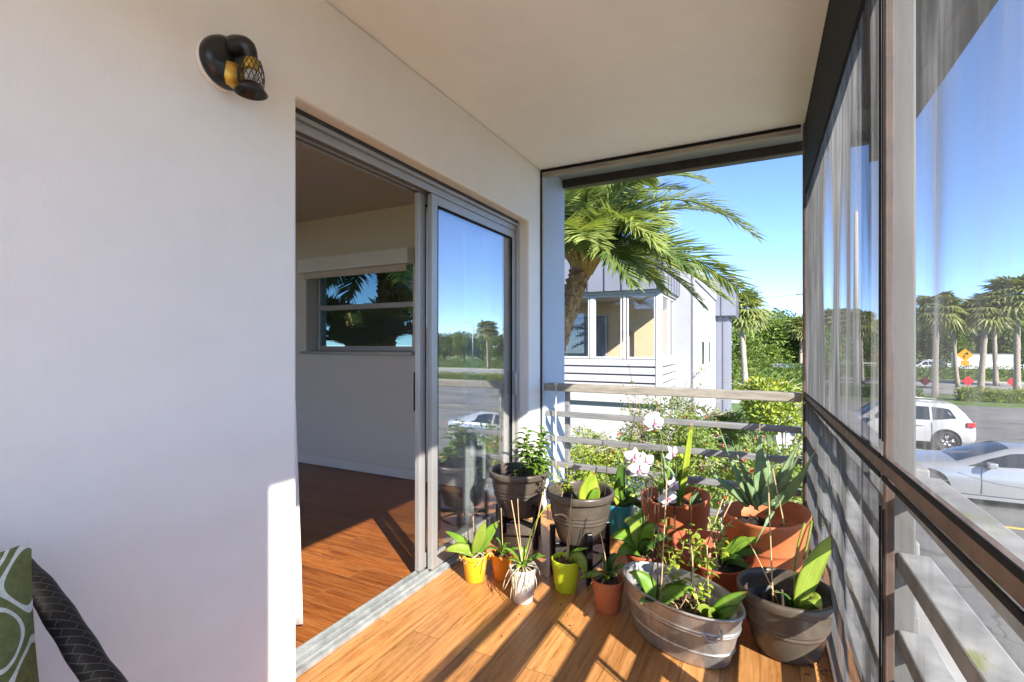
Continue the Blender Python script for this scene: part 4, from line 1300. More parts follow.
random.seed(90)
lt = MB()
for k in range(150):
    y = random.uniform(.9, 3.1); x = SX - .02 - abs(random.gauss(0, .03)); s_ = random.uniform(.002, .008)
    lt.obox((x, y, .003), s_ * 2, s_, .003, Quaternion((0, 0, 1), random.uniform(0, 3)).to_matrix())
for k in range(22):
    a = V((SX - .03 - abs(random.gauss(0, .05)), random.uniform(1.0, 3.1), .004)); th = random.uniform(0, 6.28); L = random.uniform(.015, .04)
    d_ = V((math.cos(th), math.sin(th), 0))
    lt.blade(a, a + d_ * L * .5 + V((0, 0, .006)), a + d_ * L + V((0, 0, .002)), L * .45, 'ovate', .001, .3, 5)
for k in range(70):
    p_ = floor_pt(random.uniform(470, 800), random.uniform(1.95, 2.9)); s_ = random.uniform(.0015, .005)
    lt.obox((p_.x, p_.y, .0025), s_ * 2, s_, .0025, Quaternion((0, 0, 1), random.uniform(0, 3)).to_matrix())
tag(lt.build('leaf_litter', 'bark_chips'), 'crumbs of soil and dry leaf bits on the floor by the pots', 'litter', kind='stuff')

# ------------------------------------------------------------------ ground
def sheet(name, x0, x1, y0, y1, z, mat, label, thick=.0):
    mb = MB().box(x0, x1, y0, y1, z - .3, z)
    return tag(mb.build(name, mat), label, None, kind='structure')
sheet('ground', -300, 400, -200, 700, GZ, 'lawn', 'green lawn and open ground reaching the horizon')
sheet('parking_lot', 2.6, 70, 7.0, 41.5, GZ + .012, 'asphalt', 'grey asphalt parking lot to the right')
sheet('pavement', .6, 2.45, -6, 41.5, GZ + .02, 'concrete', 'pale concrete walk under the balcony')
sheet('kerb', 2.45, 2.6, -6, 41.5, GZ + .12, 'concrete', 'concrete kerb of the parking lot')
sheet('road', -70, 160, 50.5, 68, GZ + .012, 'street_asphalt', 'pale grey street past the parking lot')
sheet('apron', 2.6, 70, -8.0, 7.0, GZ + .014, 'asphalt', 'asphalt drive beside the building')
sheet('kerb', 2.6, 160, 68, 68.25, GZ + .13, 'concrete', 'far kerb of the street')
sheet('path', -9, .2, 36.5, 38.6, GZ + .015, 'concrete', 'pale path across the lawn beyond the neighbouring building')
# bay markings
mk = MB()
for x in (4.0, 6.9):
    mk.box(x, x + .1, 8.6, 13.6, GZ + .0135, GZ + .016)
tag(mk.build('bay_line', 'line_white'), 'white parking bay lines', 'marking', kind='structure')
bl = at(1022, 527, 11.6); 
mk = MB().box(4.1, 6.3, 11.5, 12.9, GZ + .0135, GZ + .0165)
tag(mk.build('bay_marking', 'marking_blue'), 'blue painted parking space marking', 'marking', kind='structure')
mk = MB().box(4.0, 10.5, 14.2, 14.32, GZ + .0135, GZ + .0165)
tag(mk.build('bay_line', 'line_yellow'), 'yellow line on the asphalt in front of the silver car', 'marking', kind='structure')
for i_, y in enumerate((20.4, 23.4, 29.6, 32.6)):
    mk = MB().box(3.6, 8.6, y, y + .1, GZ + .0135, GZ + .016)
    tag(mk.build('bay_line', 'line_white'), 'white line between parking bays', 'marking', kind='structure')

# ------------------------------------------------------------------ neighbouring building
NB = thing('neighbour_building', 'white two-storey building with grey seamed roof bands and a glazed porch', 'building', (-4, 12, GZ))
def nb(name, mb, mat, bevel=0.0, parent=None):
    mb.v = [tuple(V(p) - V((-4, 12, GZ))) for p in mb.v]
    return mb.build(name, mat, parent or NB, bevel)
FY, BY, PX = 11.4, 13.4, -2.0
# porch storey
b = MB(); b.box(-9.5, PX, FY + .10, BY - .02, GZ, -.15)
nb('ground_wall', b, 'stucco_white')
b = MB(); b.box(-9.5, PX + .02, FY - .02, BY, -.15, -.01); nb('porch_floor', b, 'stucco_white')
b = MB(); b.box(-9.5, PX + .05, FY - .05, BY, 2.40, 2.46); nb('porch_soffit', b, 'stucco_white')
b = MB(); b.box(-9.5, PX, BY, BY + .2, GZ, 2.46)
nb('porch_wall', b, 'porch_beige')
# sliding door inside the porch
b = MB(); b.box(-6.2, -3.80, BY - .05, BY - .002, 0, 2.05); nb('porch_door', b, 'metal_seam')
b = MB()
for k in range(30):
    x = -6.05 + k * .074
    b.box(x, x + .058, BY - .075, BY - .055, .05, 1.95)
nb('door_blind', b, 'pipe_grey', 0, NB)
b = MB()
for x in (-6.2, -5.0, -3.84):
    b.box(x, x + .04, BY - .09, BY - .051, 0, 2.05)
b.box(-6.16, -3.84, BY - .09, BY - .051, 2.01, 2.05)
nb('door_frame', b, 'stucco_white', 0)
b = MB(); b.lathe([(0, -.1), (.08, -.08), (.11, 0), (.08, .08), (0, .1)], (-3.28, BY - .1, 1.5), 14); nb('porch_lamp', b, 'dark_bronze')
# louvred parapet of slats, front and side
for k in range(5):
    z = .86 - k * .19
    b = MB(); b.box(-9.5, PX - .07, FY, FY + .05, z - .15, z)
    nb('slat', b, 'stucco_white', .006)
    b = MB(); b.box(PX - .05, PX, FY + .07, BY - .01, z - .15, z)
    nb('slat', b, 'stucco_white', .006)
b = MB(); b.box(-9.5, PX - .06, FY + .06, FY + .10, 0, .88); b.box(PX - .10, PX - .06, FY + .10, BY - .02, 0, .88)
nb('slat_backing', b, 'metal_seam')
# posts and windows
posts = [-9.0, -8.15, -7.05, -6.25, -5.4, -4.5, -3.62, -2.83]
for i, x in enumerate(posts):
    wd = .10 if i % 2 == 0 else .06
    b = MB(); b.box(x - wd / 2, x + wd / 2, FY - .012, FY + .055, .871, 2.395); nb('post', b, 'stucco_white', .005)
b = MB(); b.box(PX - .12, PX + .01, FY - .014, FY + .10, -.01, 2.398); nb('corner_post', b, 'stucco_white', .006)
edges = posts + [PX - .06]
for a, c in zip(edges[:-1], edges[1:]):
    x0, x1 = a + .055, c - .065
    b = MB(); b.box(x0, x1, FY, FY + .04, .872, .925); b.box(x0, x1, FY, FY + .04, 2.34, 2.394)
    b.box(x0, x0 + .035, FY, FY + .04, .925, 2.34); b.box(x1 - .035, x1, FY, FY + .04, .925, 2.34)
    f_ = nb('window_frame', b, 'stucco_white', .004)
    b = MB(); b.box(x0 + .035, x1 - .035, FY + .018, FY + .022, .926, 2.339); nb('pane', b, 'porch_glass', 0, f_)
for y0, y1 in ((FY + .12, FY + 1.15), (FY + 1.2, BY - .05)):
    b = MB(); b.box(PX - .05, PX, y0, y1, .872, .94); b.box(PX - .05, PX, y0, y1, 2.33, 2.394)
    b.box(PX - .05, PX, y0, y0 + .06, .94, 2.33); b.box(PX - .05, PX, y1 - .06, y1, .94, 2.33)
    f_ = nb('window_frame', b, 'stucco_white', .004)
    b = MB(); b.box(PX - .028, PX - .024, y0 + .061, y1 - .061, .941, 2.329); nb('pane', b, 'porch_glass', 0, f_)
# roof band with standing seams over the porch
b = MB(); b.box(-9.6, PX + .12, FY - .16, FY, 2.46, 3.32); b.box(PX, PX + .12, FY, BY - .01, 2.46, 3.32)
band = nb('roof_band', b, 'metal_clad', .01)
b = MB()
x = -9.4
while x < PX + .1:
    b.box(x - .012, x + .012, FY - .19, FY - .161, 2.47, 3.31); x += .41
y = FY + .2
while y < BY - .1:
    b.box(PX + .121, PX + .15, y - .012, y + .012, 2.47, 3.31); y += .41
nb('standing_seam', b, 'metal_seam', 0, band)
b = MB(); b.box(-9.62, PX + .14, FY - .18, BY + 7.3, 3.321, 3.38); nb('roof', b, 'metal_seam')
# main block
MX = -1.60
b = MB(); b.box(PX + .001, MX, BY - .02, BY + .14, GZ, 3.319); nb('front_wall', b, 'stucco_grey')
b = MB(); b.box(-9.5, MX + .02, BY + .141, 21.0, GZ, 3.319); nb('side_wall', b, 'stucco_white')
b = MB(); b.box(MX + .021, MX + .07, BY + .02, 21.0, 2.95, 3.40); nb('gutter', b, 'stucco_grey')
b = MB(); b.tube([(MX + .06, BY - .0, GZ), (MX + .06, BY - .0, 3.0)], .045, 10); nb('downpipe', b, 'pipe_grey')
for (y0, y1) in ((15.55, 16.25), (17.6, 18.3)):
    b = MB(); b.box(MX + .021, MX + .05, y0, y1, .55, 1.95); f_ = nb('window_frame', b, 'stucco_white', .004)
    b = MB(); b.box(MX + .051, MX + .056, y0 + .08, y1 - .08, .62, 1.30); nb('pane', b, 'car_glass', 0, f_)
# clad bay further back
b = MB(); b.box(-3.0, -1.12, 21.02, 23.6, GZ, 2.35); cl = nb('clad_bay', b, 'metal_clad')
b = MB(); b.box(-3.0, -.86, 20.8, 24.0, 2.351, 3.9); up_ = nb('clad_box', b, 'metal_clad')
b = MB()
for x in (-2.6, -2.1, -1.7, -1.35):
    b.box(x - .015, x + .015, 20.77, 20.799, 2.36, 3.89)
for y in (21.3, 21.8, 22.3, 22.8, 23.3):
    b.box(-.859, -.83, y - .015, y + .015, 2.36, 3.89)
nb('standing_seam', b, 'metal_seam', 0, up_)
b = MB()
for x in (-1.58, -1.30):
    b.box(x - .015, x + .015, 20.99, 21.019, GZ, 2.345)
nb('standing_seam', b, 'metal_seam', 0, cl)

# ------------------------------------------------------------------ date palms by the end wall
def palm_frond(mb, p0, p1, p2, L, n=62, twist=0.0, w=.032, start=.14):
    p0, p1, p2 = V(p0), V(p1), V(p2)
    pts = bez(p0, p1, p2, 16)
    mb.tube(pts, [.022 * (1 - .85 * i / 16) for i in range(17)], 5)
    for i in range(n):
        s = start + (1 - start) * (i + .5) / n
        p = p0 * (1 - s) ** 2 + p1 * 2 * s * (1 - s) + p2 * s * s
        t = ((p1 - p0) * (1 - s) + (p2 - p1) * s).normalized()
        sd = t.cross(V((0, 0, 1))).normalized(); up = sd.cross(t)
        q = Quaternion(t, twist); sd.rotate(q); up.rotate(q)
        l_ = L * (.35 + .65 * math.sin(PI * min(1, .12 + .80 * s))) * random.uniform(.88, 1.1)
        if s > .9: l_ *= .75
        for g in (-1, 1):
            rise = random.uniform(.10, .42)
            d = (sd * g * (.95 - .35 * s) + t * (.38 + .45 * s) + up * rise + V((0, 0, random.uniform(-.22, .05)))).normalized()
            a = p + up * .004
            sdl = d.cross(up).normalized(); ul = sdl.cross(d).normalized()
            drp = V((0, 0, -l_ * random.uniform(.04, .2)))
            m1 = a + d * l_ * .45 + drp * .25; e = a + d * l_ + drp
            mb._add([a + sdl * w * .25, a - sdl * w * .25, m1 - sdl * w * .5 + ul * w * .2, m1, m1 + sdl * w * .5 + ul * w * .2, e],
                    [(0, 1, 3), (1, 2, 3), (0, 3, 4), (3, 2, 5), (4, 3, 5)], False)

def date_palm(label, foot, top, rad, fronds, seed):
    random.seed(seed)
    foot, top = V(foot), V(top)
    t = thing('date_palm', label, 'palm tree', foot, 'date palms by the building')
    ctl = V((foot.x * .5 + top.x * .5 - .05, (foot.y + top.y) / 2, (foot.z + top.z) / 2))
    mid = bez(foot, ctl, top, 26)
    tr = MB()
    tr.tube([p - foot for p in mid], [rad * (1.15 - .25 * i / 26) for i in range(27)], 16)
    # old leaf bases spiralling up the trunk
    for k in range(330):
        s = k / 330
        i = min(25, int(s * 26)); fr = s * 26 - i
        p = mid[i].lerp(mid[i + 1], fr) - foot
        th = k * 2.39996
        o = V((math.cos(th), math.sin(th), 0))
        r = rad * (1.15 - .25 * s)
        rot = (Quaternion((0, 0, 1), th) @ Quaternion((0, 1, 0), .45)).to_matrix()
        tr.obox(p + o * r * .93, rad * .34, rad * .42, rad * .62 * random.uniform(.7, 1.2), rot)
    tr.build('trunk', 'palm_bark', t)
    hb = MB()
    for k in range(26):
        th = k * 2.4
        o = V((math.cos(th), math.sin(th), 0))
        hb.tube(bez(top - foot + o * rad * .6 + V((0, 0, -.15)), top - foot + o * rad * 1.6 + V((0, 0, .10)), top - foot + o * rad * random.uniform(2.4, 3.6) + V((0, 0, random.uniform(.2, .6))), 5), [.035, .032, .028, .024, .02, .018], 5)
    hb.build('leaf_bases', 'dead_frond', t)
    for k, (p1, p2, L, tw, mt) in enumerate(fronds):
        fm = MB()
        palm_frond(fm, V((0, 0, 0)), V(p1) - top, V(p2) - top, L * 1.12, 88, tw)
        fm.build('frond', mt, t, loc=top - foot)
    random.seed(seed + 1)
    return t

PD = 6.3
top1 = at(584, 262, PD)
frs = []
def fr(u1, v1, d1, u2, v2, d2, L=.42, tw=0, mt='palm_leaf'):
    frs.append((at(u1, v1, d1), at(u2, v2, d2), L, tw, mt))
fr(655, 150, 6.3, 757, 238, 6.4, .46, .2)
fr(640, 205, 6.0, 752, 300, 5.9, .48, -.3)
fr(650, 240, 6.6, 704, 308, 6.5, .36, .2)
fr(625, 150, 6.6, 706, 182, 7.0, .44, .4)
fr(600, 180, 5.6, 660, 250, 5.0, .44, 0)
fr(590, 165, 6.0, 612, 140, 5.6, .44, .2)
fr(560, 150, 6.4, 545, 120, 6.9, .44, .2)
fr(595, 215, 5.5, 632, 285, 5.1, .40, .1, 'palm_leaf_dark')
fr(560, 205, 5.6, 540, 250, 5.0, .44, .1)
fr(600, 190, 7.0, 660, 200, 8.0, .44, .2, 'palm_leaf_dark')
fr(580, 170, 7.0, 600, 170, 8.2, .44, -.2, 'palm_leaf_dark')
fr(540, 200, 6.6, 480, 240, 7.0, .44, .1)
fr(530, 180, 6.2, 470, 200, 6.0, .44, .1)
fr(620, 150, 5.9, 690, 170, 5.5, .44, .3, 'palm_leaf_dark')
fr(608, 225, 6.8, 650, 280, 7.4, .40, .1, 'palm_leaf_dark')
fr(575, 210, 5.4, 585, 240, 4.6, .42, .0)
fr(570, 165, 5.8, 575, 150, 5.0, .42, .0)
fr(600, 145, 6.4, 625, 105, 6.8, .44, .1)
fr(548, 230, 6.5, 505, 300, 6.6, .42, .1, 'palm_leaf_dark')
fr(630, 215, 5.7, 690, 270, 5.2, .42, .3, 'palm_leaf_dark')
fr(605, 160, 6.2, 650, 175, 6.0, .46, -.6)
fr(590, 175, 5.9, 585, 190, 5.2, .46, .5)
fr(612, 190, 6.1, 668, 225, 5.8, .44, .5)
fr(575, 185, 6.6, 560, 190, 7.4, .46, -.3, 'palm_leaf_dark')
fr(610, 205, 5.8, 655, 235, 5.2, .44, .4)
fr(618, 180, 6.8, 680, 190, 7.2, .46, .2)
fr(598, 200, 6.4, 640, 228, 6.6, .46, .8)
fr(615, 235, 6.2, 664, 290, 6.0, .42, -.2)
fr(585, 200, 5.6, 600, 250, 4.9, .42, .5)
fr(555, 190, 6.0, 530, 215, 5.4, .42, .4)
fr(640, 190, 6.5, 725, 215, 6.9, .44, .3)
fr(635, 228, 6.3, 728, 300, 6.2, .44, .4)
fr(575, 170, 6.4, 590, 150, 6.6, .46, .9)
fr(560, 215, 6.8, 535, 235, 7.6, .44, .3, 'palm_leaf_dark')
foot1 = at(455, 345, 6.1); foot1.z = GZ
date_palm('date palm with a rough brown trunk and arching fronds outside the open end', foot1, top1, .135, frs, 11)

top2 = V((-5.15, 5.9, 2.35))
frs2 = []
for k in range(24):
    th = k * 2.39996 + .3
    el = random.uniform(-.2, 1.0)
    o = V((math.cos(th), math.sin(th) * .9, 0))
    frs2.append((top2 + o * 1.0 + V((0, 0, .5 + el * .7)), top2 + o * random.uniform(1.7, 2.1) + V((0, 0, -.3 + el * 1.2)), .42, random.uniform(-.3, .3), 'palm_leaf' if k % 2 else 'palm_leaf_dark'))
date_palm('date palm seen through the small window of the room', (-5.3, 5.9, GZ), top2, .15, frs2, 21)
top3 = V((-4.95, 5.2, 1.05))
frs3 = []
for k in range(20):
    th = k * 2.39996 + 1.1
    el = random.uniform(0, 1.0)
    o = V((math.cos(th), math.sin(th) * .8, 0))
    frs3.append((top3 + o * .6 + V((0, 0, .45 + el * .5)), top3 + o * random.uniform(1.1, 1.5) + V((0, 0, .0 + el * .9)), .36, random.uniform(-.3, .3), 'palm_leaf_dark'))
date_palm('shorter dark palm low outside the small window of the room', (-5.0, 5.2, GZ), top3, .13, frs3, 31)

# ------------------------------------------------------------------ shrubs below the end railing
def crown_mesh(blobs, n, size, up_bias=.3, seed=1, shell=.55):
    random.seed(seed)
    mb = MB()
    tot = sum(b_[3] ** 2 for b_ in blobs)
    for (x, y, z, r) in blobs:
        for k in range(int(n * r * r / tot)):
            d = V((random.gauss(0, 1), random.gauss(0, 1), random.gauss(0, 1) + .15)).normalized()
            q = r * (shell + (1 - shell) * random.random() ** .6) * (1 + .16 * math.sin(5 * d.x + 3 * d.z + x * 4) + .12 * math.sin(9 * d.y + 7 * d.x))
            p = V((x, y, z)) + V((d.x * q, d.y * q, d.z * q * .85))
            dd = (d + V((random.uniform(-1, 1), random.uniform(-1, 1), random.uniform(-.8, .8)))).normalized()
            upv = (d * .6 + V((random.uniform(-.6, .6), random.uniform(-.6, .6), up_bias + .4))).normalized()
            L = size * random.uniform(.7, 1.35)
            mb.leaflet(p, dd, upv, L, L * random.uniform(.42, .6))
    return mb

def shrub(label, x, y, ztop, wid, dep, mat, seed, n=2600, size=.085, blossom=None, nb_=60):
    random.seed(seed)
    base = V((x, y, GZ))
    t = thing('shrub', label, 'shrub', base, 'flowering shrubs below the end railing')
    h = ztop - GZ
    blobs = []
    for k in range(11):
        a = random.uniform(-1, 1); c = random.uniform(-1, 1)
        r = random.uniform(.30, .48) * wid * .75
        blobs.append((a * wid * .75, c * dep * .75, h - r * .9 - random.uniform(0, .9) * wid * .75, r))
    for k in range(8):
        r = random.uniform(.35, .5) * wid * .75
        blobs.append((random.uniform(-.8, .8) * wid, random.uniform(-.8, .8) * dep, random.uniform(.4, max(.5, h - wid)), r))
    crown_mesh(blobs, n, size, seed=seed).build('foliage', mat, t)
    st_ = MB()
    for k in range(14):
        bl_ = random.choice(blobs)
        st_.tube(bez((random.uniform(-.2, .2), random.uniform(-.2, .2), 0), (bl_[0] * .4, bl_[1] * .4, bl_[2] * .6), bl_[:3], 6), [.02, .018, .015, .012, .01, .008, .006], 5)
    for k in range(20):
        bl_ = random.choice(blobs[:11])
        e = V(bl_[:3]) + V((random.uniform(-.5, .5), random.uniform(-.4, .4), bl_[3] * random.uniform(.9, 1.4)))
        st_.tube(bez(bl_[:3], V(bl_[:3]) + V((0, 0, bl_[3] * .6)), e, 5), .004, 4)
    st_.build('stem', 'grey_twig', t)
    if blossom:
        bm_ = MB()
        for k in range(nb_):
            bl_ = random.choice(blobs[:11])
            d = V((random.gauss(0, 1), random.gauss(0, 1) - .4, random.gauss(0, 1) + .5)).normalized()
            p = V(bl_[:3]) + d * bl_[3] * random.uniform(.95, 1.1)
            for j in range(7):
                dd = (d + V((random.uniform(-1, 1), random.uniform(-1, 1), random.uniform(-1, 1))) * .9).normalized()
                bm_.leaflet(p, dd, d, random.uniform(.022, .042), .024)
        bm_.build('blossom', blossom, t)
    return t

shrub('loose green shrub with red flowers behind the orchid pot', -1.15, 6.6, .42, .85, .7, 'shrub_leaf', 41, 9100, .052, 'red_blossom', 34)
shrub('green shrub with red flowers behind the aloe', -.30, 6.0, .18, .8, .6, 'shrub_leaf', 42, 9100, .052, 'red_blossom', 34)
shrub('pale yellow-green bushy shrub low at the left of the railing', -1.9, 5.6, .0, .75, .6, 'shrub_leaf_yellow', 43, 8050, .052, 'red_blossom', 14)
shrub('tall bright bush with yellow flowers at the right end of the railing', .42, 9.2, .66, .75, .8, 'shrub_leaf_yellow', 44, 9100, .068, 'yellow_blossom', 46)
shrub('dark leafy shrub low behind the tall bush', .30, 6.6, -.10, .7, .7, 'hedge_leaf', 45, 8050, .055, 'yellow_blossom', 10)
shrub('wide green shrub against the wall of the white building', -1.35, 9.3, .30, .95, .7, 'hedge_leaf', 46, 8050, .06, 'red_blossom', 24)
shrub('bushy shrub with orange-red flowers by the grey clad corner', -.55, 9.6, .10, .6, .6, 'shrub_leaf', 47, 6650, .056, 'red_blossom', 30)
shrub('low pale green shrub filling the gap under the palm', -2.9, 7.6, -.05, .9, .7, 'shrub_leaf', 48, 6650, .056, 'red_blossom', 12)

# thin twiggy bush rising in front of the white building
random.seed(50)
base = V((-1.35, 7.4, GZ))
t = thing('shrub', 'thin twiggy shrub with sparse small leaves rising above the rail', 'shrub', base, 'flowering shrubs below the end railing')
tw, lf = MB(), MB()
for k in range(22):
    e = V((random.uniform(-.75, .85), random.uniform(-.4, .4), random.uniform(2.9, 3.95) - .25 * abs(k - 11) / 11))
    pth = bez((0, 0, .8), (e.x * .35, e.y * .4, 2.4), e, 8)
    tw.tube(pth, [.014, .012, .010, .008, .007, .006, .005, .004, .003], 4)
    for j in range(5):
        a = pth[random.randint(4, 7)]; c = a + V((random.uniform(-.2, .2), random.uniform(-.15, .15), random.uniform(0, .2)))
        tw.tube([a, c], .0028, 4)
        for q in range(7):
            p_ = a.lerp(c, random.random())
            d = V((random.uniform(-1, 1), random.uniform(-1, 1), random.uniform(-.3, .8))).normalized()
            lf.leaflet(p_, d, V((0, 0, 1)), random.uniform(.04, .075), .03)
tw.build('stem', 'trunk_bark', t); lf.build('foliage', 'shrub_leaf', t)

# ------------------------------------------------------------------ sabal palms and trees
def fan_leaf(mb, p, d, size, droop):
    up = V((0, 0, 1))
    s = d.cross(up)
    if s.length < .05: s = V((1, 0, 0))
    s.normalize(); u = s.cross(d).normalized()
    n = 13
    for k in range(n):
        th = R(-105 + 210 * k / (n - 1))
        dd = (d * math.cos(th) + s * math.sin(th)).normalized()
        L = size * (.72 + .28 * math.cos(th * .7)) * random.uniform(.85, 1.1)
        side = dd.cross(u).normalized()
        a = p + dd * .02
        m1 = p + dd * L * .55 + V((0, 0, -droop * .12 * L)) + u * .03
        e = p + dd * L + V((0, 0, -droop * L * random.uniform(.35, .75)))
        w = size * .16
        mb._add([a, m1 - side * w * .5, m1 + u * w * .3, m1 + side * w * .5, e], [(0, 1, 2), (0, 2, 3), (1, 4, 2), (2, 4, 3)], False)

def sabal_proto(h, seed, cr=1.9, fans=52, dead=True, fat=.19):
    random.seed(seed)
    t = thing('sabal_palm', 'x', 'palm tree', (0, 0, -200))
    tr = MB()
    bend = random.uniform(-.35, .35)
    pts = bez((0, 0, 0), (bend, bend * .4, h * .55), (bend * .6, 0, h), 14)
    tr.tube(pts, [fat * (1.25 - .3 * min(1, i / 4)) * (1 + .06 * math.sin(i * 3)) for i in range(15)], 12)
    tr.build('trunk', 'sabal_bark', t)
    top = pts[-1]
    cm, dm = MB(), MB()
    for k in range(fans):
        th = k * 2.39996
        el = 1.15 - 1.75 * (k / fans) + random.uniform(-.12, .12)
        d = V((math.cos(th) * math.cos(el), math.sin(th) * math.cos(el), math.sin(el)))
        st_ = cr * random.uniform(.42, .62)
        p = top + d * st_ + V((0, 0, -.15 * st_ * (1 - math.sin(max(0, el)))))
        cm.tube([top, (top + p) / 2 + V((0, 0, .05)), p], .018, 4)
        fan_leaf(cm, p, (d + V((0, 0, -.25))).normalized(), cr * random.uniform(.50, .66), random.uniform(.3, .9))
    cm.build('crown', 'sabal_leaf', t)
    if dead:
        for k in range(11):
            th = k * 2.4 + .5
            d = V((math.cos(th) * .45, math.sin(th) * .45, -.9)).normalized()
            fan_leaf(dm, top + d * cr * .25, d, cr * .40, .4)
        dm.build('dead_frond', 'dead_frond', t)
    return t

def place(proto, used, x, y, rz, s, label, group, z=GZ):
    o = proto if not used else copy_tree(proto)
    used.append(1)
    o.location = (x, y, z); o.rotation_euler = (.05 * math.sin(7 * x + y), .05 * math.cos(5 * y - x), rz); o.scale = (s * (1 + .08 * math.sin(3 * x)), s * (1 + .08 * math.sin(3 * x)), s)
    o['label'] = label; o['group'] = group
    return o

def dirpos(u, d):
    p = at(u, HY, d)
    return p.x, p.y
SG = 'sabal palms along the street'
pa, ua = sabal_proto(6.6, 61), []
pb_, ub = sabal_proto(7.4, 62, 2.1, 60), []
pc, uc = sabal_proto(5.6, 63, 1.8, 58), []
x, y = dirpos(746, 40); place(pc, uc, x, y, .4, 1.22, 'leaning fan palm with a few orange dead fronds on the lawn behind the white building', SG)
x, y = dirpos(800, 58); place(pc, uc, x, y, 2.0, 1.05, 'fan palm standing beside the right-hand frame post by the far hedge', SG)
for (u, d, pr, us, rz, s, lb) in (
    (935, 37, pa, ua, .2, 1.0, 'fan palm just right of the white column, left of the yellow diamond sign'),
    (980, 37, pa, ua, 1.9, .98, 'fan palm with a bare trunk in front of the white box trailer'),
    (1017, 36, pb_, ub, .6, 1.02, 'tallest fan palm at the right edge of the photo'),
    (958, 46, pb_, ub, 2.2, .88, 'fan palm behind the yellow diamond sign'),
    (996, 47, pa, ua, 3.3, 1.08, 'fan palm farther back between the two bare trunks on the right'),
    (862, 50, pa, ua, 4.1, .95, 'fan palm seen through the near screen left of the column'),
    (838, 60, pb_, ub, 1.2, .95, 'fan palm seen dimly through the screen near the corner post'),
    (1060, 38, pa, ua, 2.7, 1.0, 'fan palm outside the right edge beside the street'),
    (1110, 42, pb_, ub, 5.0, .95, 'second fan palm outside the right edge beside the street'),
    (1200, 45, pa, ua, 5.5, 1.0, 'fan palm mirrored in the glass door')):
    x, y = dirpos(u, d); place(pr, us, x, y, rz, s, lb, SG)

def tree_proto(seed, h, r):
    random.seed(seed)
    t = thing('tree', 'x', 'tree', (0, 0, -200))
    blobs = [(0, 0, h - r * .9, r * .8)]
    for k in range(15):
        th = random.uniform(0, 6.28); q = random.uniform(.25, .95) * r
        blobs.append((q * math.cos(th), q * math.sin(th), h - r * random.uniform(.35, 1.75), r * random.uniform(.30, .5)))
    crown_mesh(blobs, 7800, .34, seed=seed, shell=.5).build('crown', 'tree_leaf', t)
    tr = MB()
    tr.tube(bez((0, 0, 0), (.2, 0, h * .3), (0, .1, h * .6), 8), [.26 - .018 * i for i in range(9)], 9)
    for b_ in blobs[1:9]:
        tr.tube(bez((.08, 0, h * .28), (b_[0] * .4, b_[1] * .4, h * .5), b_[:3], 6), [.11, .10, .08, .065, .05, .035, .02], 6)
    tr.build('trunk', 'trunk_bark', t)
    return t
ta, ka = tree_proto(71, 7.6, 3.4), []
tb, kb = tree_proto(72, 6.6, 3.0), []
TG = 'green trees in the background'
for i, (u, d, pr, us, rz, s, lb) in enumerate((
    (733, 50, ta, ka, .3, .80, 'green tree at the corner of the grey clad bay'),
    (763, 60, tb, kb, 1.1, 1.12, 'dense round tree behind the leaning fan palm'),
    (785, 66, ta, ka, 2.2, 1.10, 'broad green tree left of the utility pole'),
    (806, 60, tb, kb, 3.0, 1.05, 'green tree cut by the corner post of the screen'),
    (830, 78, ta, ka, 4.4, 1.15, 'green tree through the screen right of the corner post'),
    (868, 82, tb, kb, .9, 1.25, 'green tree through the screen left of the near column'),
    (905, 84, ta, ka, 1.7, 1.2, 'green tree hidden partly by the near column'),
    (938, 80, tb, kb, 2.9, 1.3, 'dark tree behind the fan palm right of the column'),
    (968, 84, ta, ka, 3.9, 1.25, 'dark tree above the white box trailer'),
    (1000, 80, tb, kb, 5.2, 1.35, 'dark tree behind the bare palm trunks'),
    (1028, 78, ta, ka, .1, 1.2, 'dark tree behind the tallest fan palm'),
    (1075, 84, tb, kb, 1.4, 1.2, 'green tree past the right edge of the photo'))):
    x, y = dirpos(u, d); place(pr, us, x, y, rz, s, lb, TG)
for i, (ph, dist, pr, us, s_, lb) in enumerate((
    (21, 100, ta, ka, 1.0, 'distant tree just past the right edge behind the palms'), (24, 112, tb, kb, 1.1, 'distant tree past the right edge beside the long pale building'),
    (27, 96, ta, ka, .8, 'small distant tree mirrored beside the far stile of the glass door'), (29, 120, tb, kb, 1.15, 'distant round tree mirrored right of the street lamp'),
    (31, 105, ta, ka, .9, 'distant tree mirrored in the middle of the glass door'), (33.5, 118, tb, kb, 1.1, 'distant dark tree mirrored near the middle of the glass door'),
    (36, 100, ta, ka, .95, 'distant tree mirrored left of the middle of the glass door'), (38.5, 115, tb, kb, 1.2, 'distant tree mirrored at the left of the glass door'),
    (41, 104, ta, ka, 1.0, 'distant tree mirrored beside the middle stile'), (46, 110, tb, kb, 1.2, 'distant tree far right across the lot'), (54, 110, ta, ka, 1.2, 'distant tree farthest right across the lot'))):
    place(pr, us, dist * math.sin(R(ph)), dist * math.cos(R(ph)), i * 1.3, s_, lb, TG)

